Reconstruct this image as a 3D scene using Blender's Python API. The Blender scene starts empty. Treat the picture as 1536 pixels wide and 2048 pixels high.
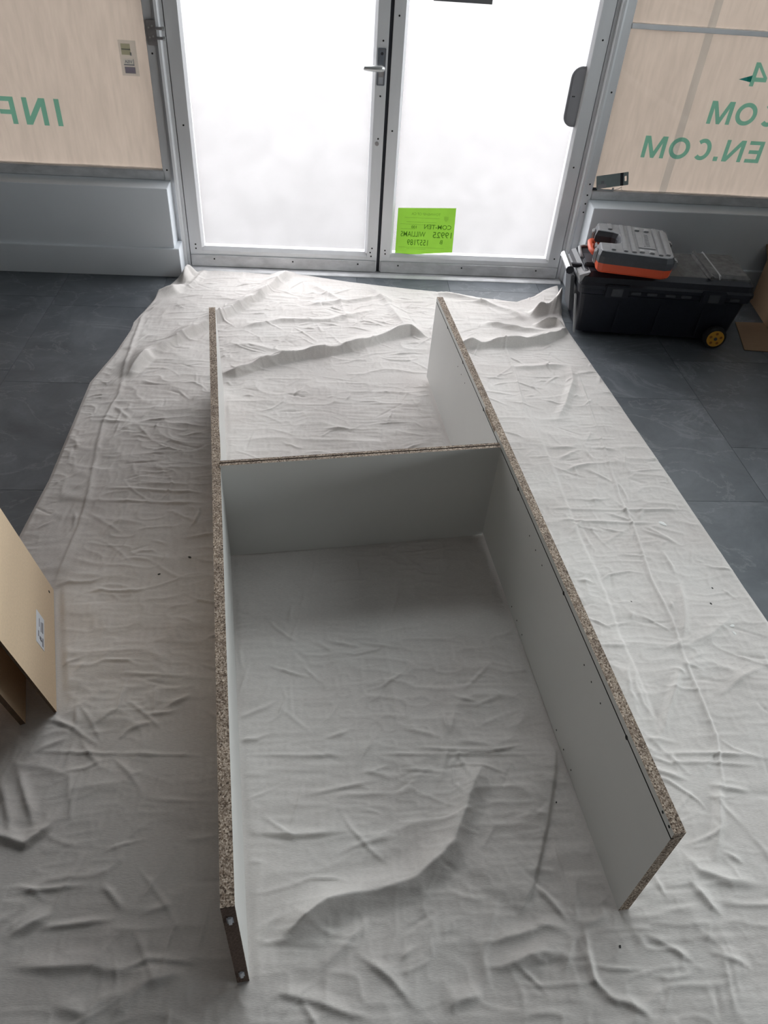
import bpy, bmesh, math, random
import numpy as np
from mathutils import Vector, Matrix

random.seed(7)
rng = np.random.default_rng(7)
scene = bpy.context.scene
col = scene.collection

# ------------------------------------------------------------------ camera
cam_data = bpy.data.cameras.new('camera')
cam_data.sensor_fit = 'VERTICAL'
cam_data.sensor_height = 36.0
cam_data.lens = 36.0 * 1483.43 / 2048.0
cam_data.clip_start = 0.02
camera = bpy.data.objects.new('camera', cam_data)
col.objects.link(camera)
YAW, PITCH, ROLL = 0.1077, 0.7202, 0.0816
fw = Vector((math.sin(YAW) * math.cos(PITCH), math.cos(YAW) * math.cos(PITCH), -math.sin(PITCH)))
rt = Vector((math.cos(YAW), -math.sin(YAW), 0.0))
up = rt.cross(fw)
rt2 = rt * math.cos(ROLL) + up * math.sin(ROLL)
up2 = -rt * math.sin(ROLL) + up * math.cos(ROLL)
camera.matrix_world = Matrix((
    (rt2.x, up2.x, -fw.x, -0.2548),
    (rt2.y, up2.y, -fw.y, -3.5773),
    (rt2.z, up2.z, -fw.z, 1.5620),
    (0, 0, 0, 1)))
scene.camera = camera

# ------------------------------------------------------------------ sky
SKY = 7.7
world = bpy.data.worlds.new('overcast_sky')
scene.world = world
world.use_nodes = True
bg = world.node_tree.nodes['Background']
bg.inputs['Color'].default_value = (0.95, 0.98, 1.02, 1)
bg.inputs['Strength'].default_value = SKY

# light portal in the door opening: gives no light, it only guides sky sampling
pl = bpy.data.lights.new('door_portal', 'AREA')
pl.shape = 'RECTANGLE'
pl.size = 1.84
pl.size_y = 3.1
pl.cycles.is_portal = True
plo = bpy.data.objects.new('door_portal', pl)
col.objects.link(plo)
plo.location = (0, -0.02, 1.56)
plo.rotation_euler = (math.radians(-90), 0, 0)

for nm, sx_, sy_, loc_, rot_ in (('added_front_portal', 1.36, 1.64, (1.70, -0.02, 2.28), (math.radians(-90), 0, 0)),
                                 ('added_side_portal', 0.95, 1.6, (2.37, -1.25, 1.825), (0, math.radians(90), 0)),
                                 ('added_low_portal', 0.70, 2.0, (2.37, -3.2, 0.55), (0, math.radians(90), 0))):  # portals for unseen glass added to bring more daylight in
    p_ = bpy.data.lights.new(nm, 'AREA')
    p_.shape = 'RECTANGLE'
    p_.size = sx_
    p_.size_y = sy_
    p_.cycles.is_portal = True
    po_ = bpy.data.objects.new(nm, p_)
    col.objects.link(po_)
    po_.location = loc_
    po_.rotation_euler = rot_

scene.view_settings.view_transform = 'Standard'
scene.view_settings.look = 'None'
scene.view_settings.exposure = 0.0
scene.view_settings.gamma = 1.0
scene.view_settings.use_curve_mapping = False
scene.cycles.use_denoising = True
scene.cycles.max_bounces = 10
scene.cycles.diffuse_bounces = 6
scene.cycles.transparent_max_bounces = 12

# ------------------------------------------------------------------ materials
def new_mat(name):
    m = bpy.data.materials.new(name)
    m.use_nodes = True
    nt = m.node_tree
    return m, nt, nt.nodes['Principled BSDF']

def plain(name, rgb, rough=0.6, metal=0.0, noise=0.0, nscale=20.0, bump=0.0, bscale=200.0, spec=0.5, stretch=None):
    m, nt, b = new_mat(name)
    b.inputs['Base Color'].default_value = (*rgb, 1)
    b.inputs['Roughness'].default_value = rough
    b.inputs['Metallic'].default_value = metal
    b.inputs['Specular IOR Level'].default_value = spec
    if noise > 0 or bump > 0:
        tc = nt.nodes.new('ShaderNodeTexCoord')
        src = tc.outputs['Object']
        if stretch:
            mp = nt.nodes.new('ShaderNodeMapping')
            mp.inputs['Scale'].default_value = stretch
            nt.links.new(src, mp.inputs['Vector'])
            src = mp.outputs['Vector']
    if noise > 0:
        n = nt.nodes.new('ShaderNodeTexNoise')
        n.inputs['Scale'].default_value = nscale
        n.inputs['Detail'].default_value = 6
        n.inputs['Roughness'].default_value = 0.6
        nt.links.new(src, n.inputs['Vector'])
        r = nt.nodes.new('ShaderNodeMapRange')
        r.inputs['From Min'].default_value = 0.25
        r.inputs['From Max'].default_value = 0.75
        r.inputs['To Min'].default_value = 1 - noise
        r.inputs['To Max'].default_value = 1 + noise
        nt.links.new(n.outputs['Fac'], r.inputs['Value'])
        mx = nt.nodes.new('ShaderNodeVectorMath')
        mx.operation = 'SCALE'
        mx.inputs[0].default_value = rgb
        nt.links.new(r.outputs['Result'], mx.inputs['Scale'])
        nt.links.new(mx.outputs['Vector'], b.inputs['Base Color'])
    if bump > 0:
        n2 = nt.nodes.new('ShaderNodeTexNoise')
        n2.inputs['Scale'].default_value = bscale
        n2.inputs['Detail'].default_value = 4
        nt.links.new(src, n2.inputs['Vector'])
        bp = nt.nodes.new('ShaderNodeBump')
        bp.inputs['Strength'].default_value = bump
        bp.inputs['Distance'].default_value = 0.002
        nt.links.new(n2.outputs['Fac'], bp.inputs['Height'])
        nt.links.new(bp.outputs['Normal'], b.inputs['Normal'])
    return m

def ramp(nt, fac, stops):
    r = nt.nodes.new('ShaderNodeValToRGB')
    el = r.color_ramp.elements
    while len(el) < len(stops):
        el.new(0.5)
    for e, (p, c) in zip(el, stops):
        e.position = p
        e.color = (*c, 1)
    nt.links.new(fac, r.inputs['Fac'])
    return r.outputs['Color']

def chipboard(name, tint=1.0):
    m, nt, b = new_mat(name)
    tc = nt.nodes.new('ShaderNodeTexCoord')
    v = nt.nodes.new('ShaderNodeTexVoronoi')
    v.inputs['Scale'].default_value = 330
    v.inputs['Randomness'].default_value = 1.0
    nt.links.new(tc.outputs['Object'], v.inputs['Vector'])
    n = nt.nodes.new('ShaderNodeTexNoise')
    n.inputs['Scale'].default_value = 330
    n.inputs['Detail'].default_value = 3
    nt.links.new(tc.outputs['Object'], n.inputs['Vector'])
    n3 = nt.nodes.new('ShaderNodeTexNoise')
    n3.inputs['Scale'].default_value = 30
    nt.links.new(tc.outputs['Object'], n3.inputs['Vector'])
    sep = nt.nodes.new('ShaderNodeSeparateColor')
    nt.links.new(v.outputs['Color'], sep.inputs['Color'])
    c1 = ramp(nt, sep.outputs['Red'], [(0.0, (0.10 * tint, 0.072 * tint, 0.052 * tint)), (0.2, (0.27 * tint, 0.205 * tint, 0.155 * tint)),
                                      (0.6, (0.42 * tint, 0.345 * tint, 0.28 * tint)), (1.0, (0.66 * tint, 0.57 * tint, 0.48 * tint))])
    c2 = ramp(nt, n.outputs['Fac'], [(0.38, (0.40, 0.34, 0.29)), (0.50, (1, 1, 1))])
    c3 = ramp(nt, n3.outputs['Fac'], [(0.35, (0.75, 0.72, 0.7)), (0.6, (1.05, 1.03, 1.0))])
    mx = nt.nodes.new('ShaderNodeMix'); mx.data_type = 'RGBA'; mx.blend_type = 'MULTIPLY'
    mx.inputs[0].default_value = 1
    nt.links.new(c1, mx.inputs[6]); nt.links.new(c2, mx.inputs[7])
    mx2 = nt.nodes.new('ShaderNodeMix'); mx2.data_type = 'RGBA'; mx2.blend_type = 'MULTIPLY'
    mx2.inputs[0].default_value = 1
    nt.links.new(mx.outputs[2], mx2.inputs[6]); nt.links.new(c3, mx2.inputs[7])
    nt.links.new(mx2.outputs[2], b.inputs['Base Color'])
    b.inputs['Roughness'].default_value = 0.85
    bp = nt.nodes.new('ShaderNodeBump')
    bp.inputs['Strength'].default_value = 0.7
    bp.inputs['Distance'].default_value = 0.001
    nt.links.new(n.outputs['Fac'], bp.inputs['Height'])
    nt.links.new(bp.outputs['Normal'], b.inputs['Normal'])
    return m

def cloth_mat():
    m, nt, b = new_mat('canvas')
    tc = nt.nodes.new('ShaderNodeTexCoord')
    n = nt.nodes.new('ShaderNodeTexNoise')
    n.inputs['Scale'].default_value = 5
    n.inputs['Detail'].default_value = 8
    nt.links.new(tc.outputs['Object'], n.inputs['Vector'])
    c = ramp(nt, n.outputs['Fac'], [(0.3, (0.635, 0.595, 0.57)), (0.7, (0.70, 0.67, 0.645))])
    # slubby weave: threads along x stand out
    mp = nt.nodes.new('ShaderNodeMapping')
    mp.inputs['Scale'].default_value = (130, 620, 300)
    nt.links.new(tc.outputs['Object'], mp.inputs['Vector'])
    w = nt.nodes.new('ShaderNodeTexNoise')
    w.inputs['Scale'].default_value = 1.0
    w.inputs['Detail'].default_value = 3
    nt.links.new(mp.outputs['Vector'], w.inputs['Vector'])
    c2 = ramp(nt, w.outputs['Fac'], [(0.3, (0.92, 0.92, 0.92)), (0.7, (1.05, 1.05, 1.05))])
    mx = nt.nodes.new('ShaderNodeMix'); mx.data_type = 'RGBA'; mx.blend_type = 'MULTIPLY'
    mx.inputs[0].default_value = 1
    nt.links.new(c, mx.inputs[6]); nt.links.new(c2, mx.inputs[7])
    nt.links.new(mx.outputs[2], b.inputs['Base Color'])
    b.inputs['Roughness'].default_value = 0.95
    b.inputs['Specular IOR Level'].default_value = 0.1
    bp = nt.nodes.new('ShaderNodeBump')
    bp.inputs['Strength'].default_value = 0.35
    bp.inputs['Distance'].default_value = 0.001
    nt.links.new(w.outputs['Fac'], bp.inputs['Height'])
    nt.links.new(bp.outputs['Normal'], b.inputs['Normal'])
    return m

def tile_mat():
    m, nt, b = new_mat('slate_tile')
    tc = nt.nodes.new('ShaderNodeTexCoord')
    geo = nt.nodes.new('ShaderNodeNewGeometry')
    oi = nt.nodes.new('ShaderNodeObjectInfo')
    add = nt.nodes.new('ShaderNodeVectorMath'); add.operation = 'ADD'
    cmb = nt.nodes.new('ShaderNodeCombineXYZ')
    ml = nt.nodes.new('ShaderNodeMath'); ml.operation = 'MULTIPLY'; ml.inputs[1].default_value = 3.0
    nt.links.new(oi.outputs['Random'], ml.inputs[0])
    nt.links.new(ml.outputs[0], cmb.inputs['Z'])
    nt.links.new(geo.outputs['Position'], add.inputs[0])
    nt.links.new(cmb.outputs[0], add.inputs[1])
    n = nt.nodes.new('ShaderNodeTexNoise')
    n.inputs['Scale'].default_value = 4
    n.inputs['Detail'].default_value = 10
    n.inputs['Roughness'].default_value = 0.68
    n.inputs['Distortion'].default_value = 0.6
    nt.links.new(add.outputs[0], n.inputs['Vector'])
    c = ramp(nt, n.outputs['Fac'], [(0.28, (0.066, 0.075, 0.085)), (0.50, (0.102, 0.114, 0.127)), (0.74, (0.158, 0.172, 0.190))])
    mp = nt.nodes.new('ShaderNodeMapping')
    mp.inputs['Rotation'].default_value = (0, 0, 0.6)
    mp.inputs['Scale'].default_value = (1.0, 1.7, 1.0)
    nt.links.new(add.outputs[0], mp.inputs['Vector'])
    v = nt.nodes.new('ShaderNodeTexNoise')
    v.inputs['Scale'].default_value = 2.2
    v.inputs['Detail'].default_value = 12
    v.inputs['Roughness'].default_value = 0.62
    v.inputs['Distortion'].default_value = 0.9
    nt.links.new(mp.outputs[0], v.inputs['Vector'])
    vein = ramp(nt, v.outputs['Fac'], [(0.485, (0, 0, 0)), (0.50, (1, 1, 1)), (0.515, (0, 0, 0))])
    mx = nt.nodes.new('ShaderNodeMix'); mx.data_type = 'RGBA'
    mx.inputs[7].default_value = (0.23, 0.24, 0.255, 1)
    vf = nt.nodes.new('ShaderNodeMath'); vf.operation = 'MULTIPLY'; vf.inputs[1].default_value = 0.4
    nt.links.new(vein, vf.inputs[0])
    nt.links.new(vf.outputs[0], mx.inputs[0])
    nt.links.new(c, mx.inputs[6])
    nt.links.new(mx.outputs[2], b.inputs['Base Color'])
    rr = nt.nodes.new('ShaderNodeMapRange')
    rr.inputs['To Min'].default_value = 0.38
    rr.inputs['To Max'].default_value = 0.58
    nt.links.new(n.outputs['Fac'], rr.inputs['Value'])
    nt.links.new(rr.outputs[0], b.inputs['Roughness'])
    b.inputs['Specular IOR Level'].default_value = 0.45
    bp = nt.nodes.new('ShaderNodeBump')
    bp.inputs['Strength'].default_value = 0.25
    bp.inputs['Distance'].default_value = 0.002
    nt.links.new(n.outputs['Fac'], bp.inputs['Height'])
    nt.links.new(bp.outputs['Normal'], b.inputs['Normal'])
    return m

def hazy_glass():
    """Door glass whitened by a smeared cleaning film: part see-through, part diffusing."""
    m = bpy.data.materials.new('whitened_glass'); m.use_nodes = True
    nt = m.node_tree
    nt.nodes.clear()
    out = nt.nodes.new('ShaderNodeOutputMaterial')
    tr = nt.nodes.new('ShaderNodeBsdfTransparent'); tr.inputs['Color'].default_value = (0.845, 0.835, 0.83, 1)
    tl = nt.nodes.new('ShaderNodeBsdfTranslucent'); tl.inputs['Color'].default_value = (0.80, 0.785, 0.785, 1)
    tc = nt.nodes.new('ShaderNodeTexCoord')
    n = nt.nodes.new('ShaderNodeTexNoise')
    n.inputs['Scale'].default_value = 7
    n.inputs['Detail'].default_value = 7
    n.inputs['Distortion'].default_value = 0.8
    nt.links.new(tc.outputs['Object'], n.inputs['Vector'])
    r = nt.nodes.new('ShaderNodeMapRange')
    r.inputs['From Min'].default_value = 0.3
    r.inputs['From Max'].default_value = 0.7
    r.inputs['To Min'].default_value = 0.075
    r.inputs['To Max'].default_value = 0.10
    nt.links.new(n.outputs['Fac'], r.inputs['Value'])
    mx = nt.nodes.new('ShaderNodeMixShader')
    nt.links.new(r.outputs[0], mx.inputs[0])
    nt.links.new(tr.outputs[0], mx.inputs[1])
    nt.links.new(tl.outputs[0], mx.inputs[2])
    nt.links.new(mx.outputs[0], out.inputs['Surface'])
    return m

def clear_glass():
    m = bpy.data.materials.new('clear_glass'); m.use_nodes = True
    nt = m.node_tree
    nt.nodes.clear()
    out = nt.nodes.new('ShaderNodeOutputMaterial')
    tr = nt.nodes.new('ShaderNodeBsdfTransparent'); tr.inputs['Color'].default_value = (0.93, 0.95, 0.94, 1)
    gl = nt.nodes.new('ShaderNodeBsdfGlossy'); gl.inputs['Roughness'].default_value = 0.03
    fr = nt.nodes.new('ShaderNodeFresnel'); fr.inputs['IOR'].default_value = 1.25
    mx = nt.nodes.new('ShaderNodeMixShader')
    nt.links.new(fr.outputs[0], mx.inputs[0])
    nt.links.new(tr.outputs[0], mx.inputs[1])
    nt.links.new(gl.outputs[0], mx.inputs[2])
    nt.links.new(mx.outputs[0], out.inputs['Surface'])
    return m

def film(name, rgb):
    """see-through coloured film on the glass"""
    m = bpy.data.materials.new(name); m.use_nodes = True
    nt = m.node_tree
    nt.nodes.clear()
    out = nt.nodes.new('ShaderNodeOutputMaterial')
    tr = nt.nodes.new('ShaderNodeBsdfTransparent'); tr.inputs['Color'].default_value = (*[c ** 0.5 for c in rgb], 1)
    df = nt.nodes.new('ShaderNodeBsdfDiffuse'); df.inputs['Color'].default_value = (*[0.5 * c for c in rgb], 1)
    mx = nt.nodes.new('ShaderNodeMixShader'); mx.inputs[0].default_value = 0.06
    nt.links.new(tr.outputs[0], mx.inputs[1])
    nt.links.new(df.outputs[0], mx.inputs[2])
    nt.links.new(mx.outputs[0], out.inputs['Surface'])
    return m

def backlit(name, refl, trans, fac=0.6, nscale=30, amp=0.05, stretch=(1, 1, 1)):
    """Thin sheet: reflects some light, lets daylight glow through."""
    m = bpy.data.materials.new(name); m.use_nodes = True
    nt = m.node_tree
    nt.nodes.clear()
    out = nt.nodes.new('ShaderNodeOutputMaterial')
    df = nt.nodes.new('ShaderNodeBsdfDiffuse')
    tl = nt.nodes.new('ShaderNodeBsdfTranslucent')
    tc = nt.nodes.new('ShaderNodeTexCoord')
    mp = nt.nodes.new('ShaderNodeMapping'); mp.inputs['Scale'].default_value = stretch
    nt.links.new(tc.outputs['Object'], mp.inputs['Vector'])
    n = nt.nodes.new('ShaderNodeTexNoise')
    n.inputs['Scale'].default_value = nscale
    n.inputs['Detail'].default_value = 8
    nt.links.new(mp.outputs[0], n.inputs['Vector'])
    for node, c in ((df, refl), (tl, trans)):
        cc = ramp(nt, n.outputs['Fac'], [(0.3, tuple(x * (1 - amp) for x in c)), (0.7, tuple(min(1, x * (1 + amp)) for x in c))])
        nt.links.new(cc, node.inputs['Color'])
    mx = nt.nodes.new('ShaderNodeMixShader'); mx.inputs[0].default_value = fac
    nt.links.new(df.outputs[0], mx.inputs[1])
    nt.links.new(tl.outputs[0], mx.inputs[2])
    nt.links.new(mx.outputs[0], out.inputs['Surface'])
    return m

M = dict(
    cloth=cloth_mat(),
    tile=tile_mat(),
    grout=plain('grout', (0.11, 0.12, 0.13), 0.9),
    chip=chipboard('chipboard'),
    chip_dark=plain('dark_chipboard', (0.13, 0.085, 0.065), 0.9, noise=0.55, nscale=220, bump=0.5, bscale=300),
    melamine=plain('white_melamine', (0.66, 0.655, 0.635), 0.42, noise=0.02, nscale=6),
    dark=plain('dark_hole', (0.015, 0.014, 0.013), 0.9),
    groove=plain('groove_core', (0.10, 0.075, 0.06), 0.9, noise=0.4, nscale=150),
    alu=plain('aluminium', (0.74, 0.745, 0.76), 0.40, metal=0.25, noise=0.06, nscale=9, stretch=(1, 1, 0.2)),
    alu_dirty=plain('scuffed_aluminium', (0.60, 0.60, 0.61), 0.5, metal=0.2, noise=0.22, nscale=24, stretch=(0.5, 1, 1)),
    steel=plain('zinc_plate', (0.34, 0.32, 0.32), 0.45, metal=0.6, noise=0.12, nscale=40),
    handle=plain('handle_metal', (0.55, 0.56, 0.56), 0.3, metal=0.7),
    bluish=plain('lock_plate', (0.22, 0.24, 0.28), 0.35, metal=0.6, noise=0.2, nscale=60),
    gasket=plain('black_gasket', (0.012, 0.013, 0.02), 0.7),
    plate=plain('grey_plate', (0.26, 0.255, 0.27), 0.5, noise=0.03),
    paint=plain('grey_wall_paint', (0.74, 0.775, 0.81), 0.5, noise=0.02, nscale=5),
    wall=plain('wall_paint', (0.30, 0.30, 0.295), 0.8),
    ceiling=plain('ceiling_paint', (0.32, 0.32, 0.32), 0.9),
    pavement=plain('asphalt', (0.098, 0.0925, 0.0905), 0.9, noise=0.05, nscale=1.5),
    glass=hazy_glass(),
    clear=clear_glass(),
    kraft=backlit('kraft_paper', (0.50, 0.40, 0.33), (0.197, 0.153, 0.127), 0.6, 14, 0.07, (4, 1, 0.6)),
    kraft_seam=backlit('kraft_paper_double', (0.48, 0.40, 0.34), (0.16, 0.127, 0.107), 0.6, 14, 0.04, (4, 1, 0.6)),
    letter=film('green_vinyl', (0.28, 0.72, 0.62)),
    teal=film('teal_film', (0.03, 0.30, 0.32)),
    note=backlit('green_notice_paper', (0.20, 0.50, 0.04), (0.12, 0.235, 0.026), 0.6, 12, 0.06),
    ink=film('ink', (0.30, 0.40, 0.25)),
    ink_faint=film('faint_print', (0.70, 0.76, 0.6)),
    decal=film('decal_film', (0.80, 0.83, 0.84)),
    decal_yellow=film('decal_yellow', (0.62, 0.66, 0.52)),
    decal_white=plain('decal_white', (0.36, 0.37, 0.40), 0.7),
    decal_navy=plain('decal_navy', (0.07, 0.09, 0.13), 0.7),
    decal_pink=film('decal_pink', (0.85, 0.76, 0.88)),
    decal_panel=film('decal_panel', (0.95, 1.0, 1.0)),
    decal_ink=film('decal_ink', (0.36, 0.40, 0.48)),
    tape=film('clear_tape', (0.86, 0.90, 0.92)),
    mdf=plain('hardboard', (0.66, 0.51, 0.35), 0.75, noise=0.07, nscale=160, bump=0.15, bscale=250),
    mdf_edge=plain('hardboard_edge', (0.16, 0.10, 0.06), 0.85, noise=0.2, nscale=90),
    label=plain('label_paper', (0.68, 0.70, 0.75), 0.6),
    print=plain('label_print', (0.16, 0.16, 0.18), 0.7),
    black=plain('black_plastic', (0.010, 0.011, 0.018), 0.42, noise=0.25, nscale=60, bump=0.12, bscale=500),
    dusty=plain('dusty_black_plastic', (0.085, 0.085, 0.085), 0.7, noise=0.5, nscale=35),
    greyplastic=plain('grey_plastic', (0.30, 0.30, 0.305), 0.55, noise=0.10, nscale=30),
    dgrey=plain('dark_grey_plastic', (0.055, 0.058, 0.066), 0.5, noise=0.12, nscale=50),
    mgrey=plain('grey_case_plastic', (0.21, 0.212, 0.22), 0.45, noise=0.10, nscale=40),
    orange=plain('orange_plastic', (0.62, 0.085, 0.03), 0.45, noise=0.05, nscale=20),
    chrome=plain('chrome', (0.6, 0.6, 0.6), 0.18, metal=0.95),
    tyre=plain('tyre', (0.014, 0.014, 0.015), 0.8),
    yellow=plain('yellow_plastic', (0.62, 0.30, 0.03), 0.5),
    yellow_dark=plain('amber_plastic', (0.28, 0.10, 0.012), 0.6),
    cardboard=plain('cardboard', (0.30, 0.19, 0.115), 0.85, noise=0.07, nscale=12, stretch=(1, 12, 1)),
    cardboard_edge=plain('cardboard_edge', (0.16, 0.10, 0.06), 0.9),
    card=plain('blister_card', (0.20, 0.235, 0.235), 0.5, noise=0.08, nscale=60),
    clearplastic=plain('grey_clear_plastic', (0.36, 0.37, 0.38), 0.25),
    white=plain('white_flake', (0.80, 0.80, 0.78), 0.7),
    crumb=plain('dark_crumb', (0.05, 0.05, 0.05), 0.9),
    sign=plain('sign_back', (0.13, 0.13, 0.135), 0.6),
)

# ------------------------------------------------------------------ helpers
def setp(o, label=None, cat=None, group=None, kind=None):
    if label: o['label'] = label
    if cat: o['category'] = cat
    if group: o['group'] = group
    if kind: o['kind'] = kind
    return o

def empty(name, loc=(0, 0, 0), rz=0.0, parent=None):
    o = bpy.data.objects.new(name, None)
    o.empty_display_size = 0.1
    col.objects.link(o)
    o.location = loc
    o.rotation_euler = (0, 0, rz)
    if parent: o.parent = parent
    return o

def mesh_obj(name, verts, faces, mat, parent=None, smooth=False, loc=None):
    me = bpy.data.meshes.new(name)
    me.from_pydata([tuple(v) for v in verts], [], [tuple(f) for f in faces])
    bm = bmesh.new(); bm.from_mesh(me)
    bmesh.ops.recalc_face_normals(bm, faces=bm.faces)
    bm.to_mesh(me); bm.free()
    if smooth:
        me.polygons.foreach_set('use_smooth', [True] * len(me.polygons))
    me.materials.append(mat)
    o = bpy.data.objects.new(name, me)
    col.objects.link(o)
    if parent: o.parent = parent
    if loc is not None: o.location = loc
    return o

class MB:
    def __init__(s): s.v = []; s.f = []
    def add(s, vs, fs):
        n = len(s.v); s.v += [tuple(v) for v in vs]; s.f += [tuple(i + n for i in f) for f in fs]; return s
    def box(s, x0, x1, y0, y1, z0, z1):
        return s.add([(x0, y0, z0), (x1, y0, z0), (x1, y1, z0), (x0, y1, z0), (x0, y0, z1), (x1, y0, z1), (x1, y1, z1), (x0, y1, z1)],
                     [(0, 3, 2, 1), (4, 5, 6, 7), (0, 1, 5, 4), (1, 2, 6, 5), (2, 3, 7, 6), (3, 0, 4, 7)])
    def prism(s, poly, a0, a1, axis=2):
        """poly: 2-D outline in the other two axes (in x,y,z order), extruded along axis."""
        n = len(poly)
        def pt(p, a):
            if axis == 2: return (p[0], p[1], a)
            if axis == 1: return (p[0], a, p[1])
            return (a, p[0], p[1])
        vs = [pt(p, a0) for p in poly] + [pt(p, a1) for p in poly]
        fs = [tuple(range(n))[::-1], tuple(range(n, 2 * n))] + [(i, (i + 1) % n, n + (i + 1) % n, n + i) for i in range(n)]
        return s.add(vs, fs)
    def loft(s, rings):
        n = len(rings[0]); vs = [p for r in rings for p in r]; fs = []
        for k in range(len(rings) - 1):
            for i in range(n):
                j = (i + 1) % n
                fs.append((k * n + i, k * n + j, (k + 1) * n + j, (k + 1) * n + i))
        fs.append(tuple(range(n))[::-1]); fs.append(tuple(range((len(rings) - 1) * n, len(rings) * n)))
        return s.add(vs, fs)
    def tube(s, path, r, n=10):
        path = [Vector(p) for p in path]; rings = []
        for i, p in enumerate(path):
            d = (path[min(i + 1, len(path) - 1)] - path[max(i - 1, 0)]).normalized()
            a = d.orthogonal().normalized() if abs(d.z) > 0.9 else d.cross(Vector((0, 0, 1))).normalized()
            b = d.cross(a)
            rr = r[i] if isinstance(r, (list, tuple)) else r
            rings.append([tuple(p + a * rr * math.cos(2 * math.pi * k / n) + b * rr * math.sin(2 * math.pi * k / n)) for k in range(n)])
        return s.loft(rings)
    def cyl(s, a, b, r, n=16):
        return s.tube([a, b], r, n)
    def build(s, name, mat, parent=None, smooth=False, bevel=0.0, seg=2):
        o = mesh_obj(name, s.v, s.f, mat, parent, smooth)
        if bevel > 0:
            bm = bmesh.new(); bm.from_mesh(o.data)
            es = [e for e in bm.edges if len(e.link_faces) == 2 and e.calc_face_angle(0) > 0.5]
            bmesh.ops.bevel(bm, geom=es, offset=bevel, segments=seg, affect='EDGES', clamp_overlap=True)
            bm.to_mesh(o.data); bm.free()
        return o

def box(name, x0, x1, y0, y1, z0, z1, mat, parent=None, bevel=0.0):
    return MB().box(x0, x1, y0, y1, z0, z1).build(name, mat, parent, bevel=bevel)

def rrect(w, d, r, n=5, cx=0.0, cy=0.0):
    pts = []
    for qx, qy, a0 in ((1, 1, 0), (-1, 1, 90), (-1, -1, 180), (1, -1, 270)):
        for k in range(n + 1):
            a = math.radians(a0 + 90 * k / n)
            pts.append((cx + qx * (w / 2 - r) + r * math.cos(a), cy + qy * (d / 2 - r) + r * math.sin(a)))
    return pts

def offset_poly(poly, d):
    """move a ccw outline inwards by d"""
    n = len(poly); out = []
    for i in range(n):
        p0, p1, p2 = Vector(poly[i - 1]), Vector(poly[i]), Vector(poly[(i + 1) % n])
        a = (p1 - p0).normalized(); b = (p2 - p1).normalized()
        na = Vector((-a.y, a.x)); nb = Vector((-b.y, b.x))
        m = (na + nb)
        k = 1.0 + na.dot(nb)
        out.append(tuple(p1 + m * (d / max(k, 0.25))))
    return out

def text_obj(name, body, size, mat, parent, loc, mirror=True, bold=0.0, align='LEFT', shear=0.0, rot=(math.radians(90), 0, 0), extrude=0.0004, sx=1.0, left=None):
    cu = bpy.data.curves.new(name, 'FONT')
    cu.body = body; cu.size = size; cu.align_x = align
    cu.offset = bold; cu.extrude = extrude; cu.shear = shear
    cu.resolution_u = 4
    tmp = bpy.data.objects.new(name + '_tmp', cu)
    col.objects.link(tmp)
    dg = bpy.context.evaluated_depsgraph_get()
    me = bpy.data.meshes.new_from_object(tmp.evaluated_get(dg))
    bpy.data.objects.remove(tmp); bpy.data.curves.remove(cu)
    me.transform(Matrix.Diagonal((-sx if mirror else sx, 1, 1, 1)))
    if mirror: me.flip_normals()
    xs = [v.co.x for v in me.vertices]
    me.transform(Matrix.Translation((-min(xs) if left else -max(xs), 0, 0)))
    me.materials.clear(); me.materials.append(mat)
    o = bpy.data.objects.new(name, me); col.objects.link(o)
    o.parent = parent; o.location = loc; o.rotation_euler = rot
    return o

# ================================================================== the setting
XL, XR, YB, ZC = -3.9, 2.4, -9.0, 3.2

pav = box('ground_outside', -14, 14, 0.14, 22, -0.12, -0.02, M['pavement'])
setp(pav, 'asphalt ground outside the shop doors', 'ground', kind='structure')

floor = box('floor', XL, XR, YB, 0.14, -0.10, -0.003, M['grout'])
setp(floor, 'dark slate-look tiled shop floor', 'floor', kind='structure')
TX, TY, G = 0.4535, 0.635, 0.0005
xs0 = 0.348
shift = {0: 0.158 - 0.317, 1: -1.10, 2: -0.79, -4: -1.085}
def tile_obj(x0, x1, y0, y1):
    vs = [(x0 + G, y0 + G, -0.003), (x1 - G, y0 + G, -0.003), (x1 - G, y1 - G, -0.003), (x0 + G, y1 - G, -0.003)]
    b = 0.0003
    vs += [(x0 + G + b, y0 + G + b, 0), (x1 - G - b, y0 + G + b, 0), (x1 - G - b, y1 - G - b, 0), (x0 + G + b, y1 - G - b, 0)]
    mesh_obj('tile', vs, [(4, 5, 6, 7), (0, 1, 5, 4), (1, 2, 6, 5), (2, 3, 7, 6), (3, 0, 4, 7)], M['tile'], floor)
for k in range(-10, 9):
    x0, x1 = max(XL, xs0 + k * TX), min(XR, xs0 + (k + 1) * TX)
    if x1 - x0 < 0.02: continue
    off = shift.get(k, -0.158 - (k % 3) * 0.2117)
    y = off + TY * math.ceil((0.10 - off) / TY)
    while y > YB:
        ya, yb = max(YB, y - TY), min(0.10, y)
        if yb - ya > 0.02:
            tile_obj(x0, x1, ya, yb)
        y -= TY

def struct(o, label, cat='wall'):
    return setp(o, label, cat, kind='structure')

struct(box('wall_left', XL - 0.1, XL, YB, 0.14, -0.1, ZC, M['wall']), 'grey painted side wall left of the storefront')
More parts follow.
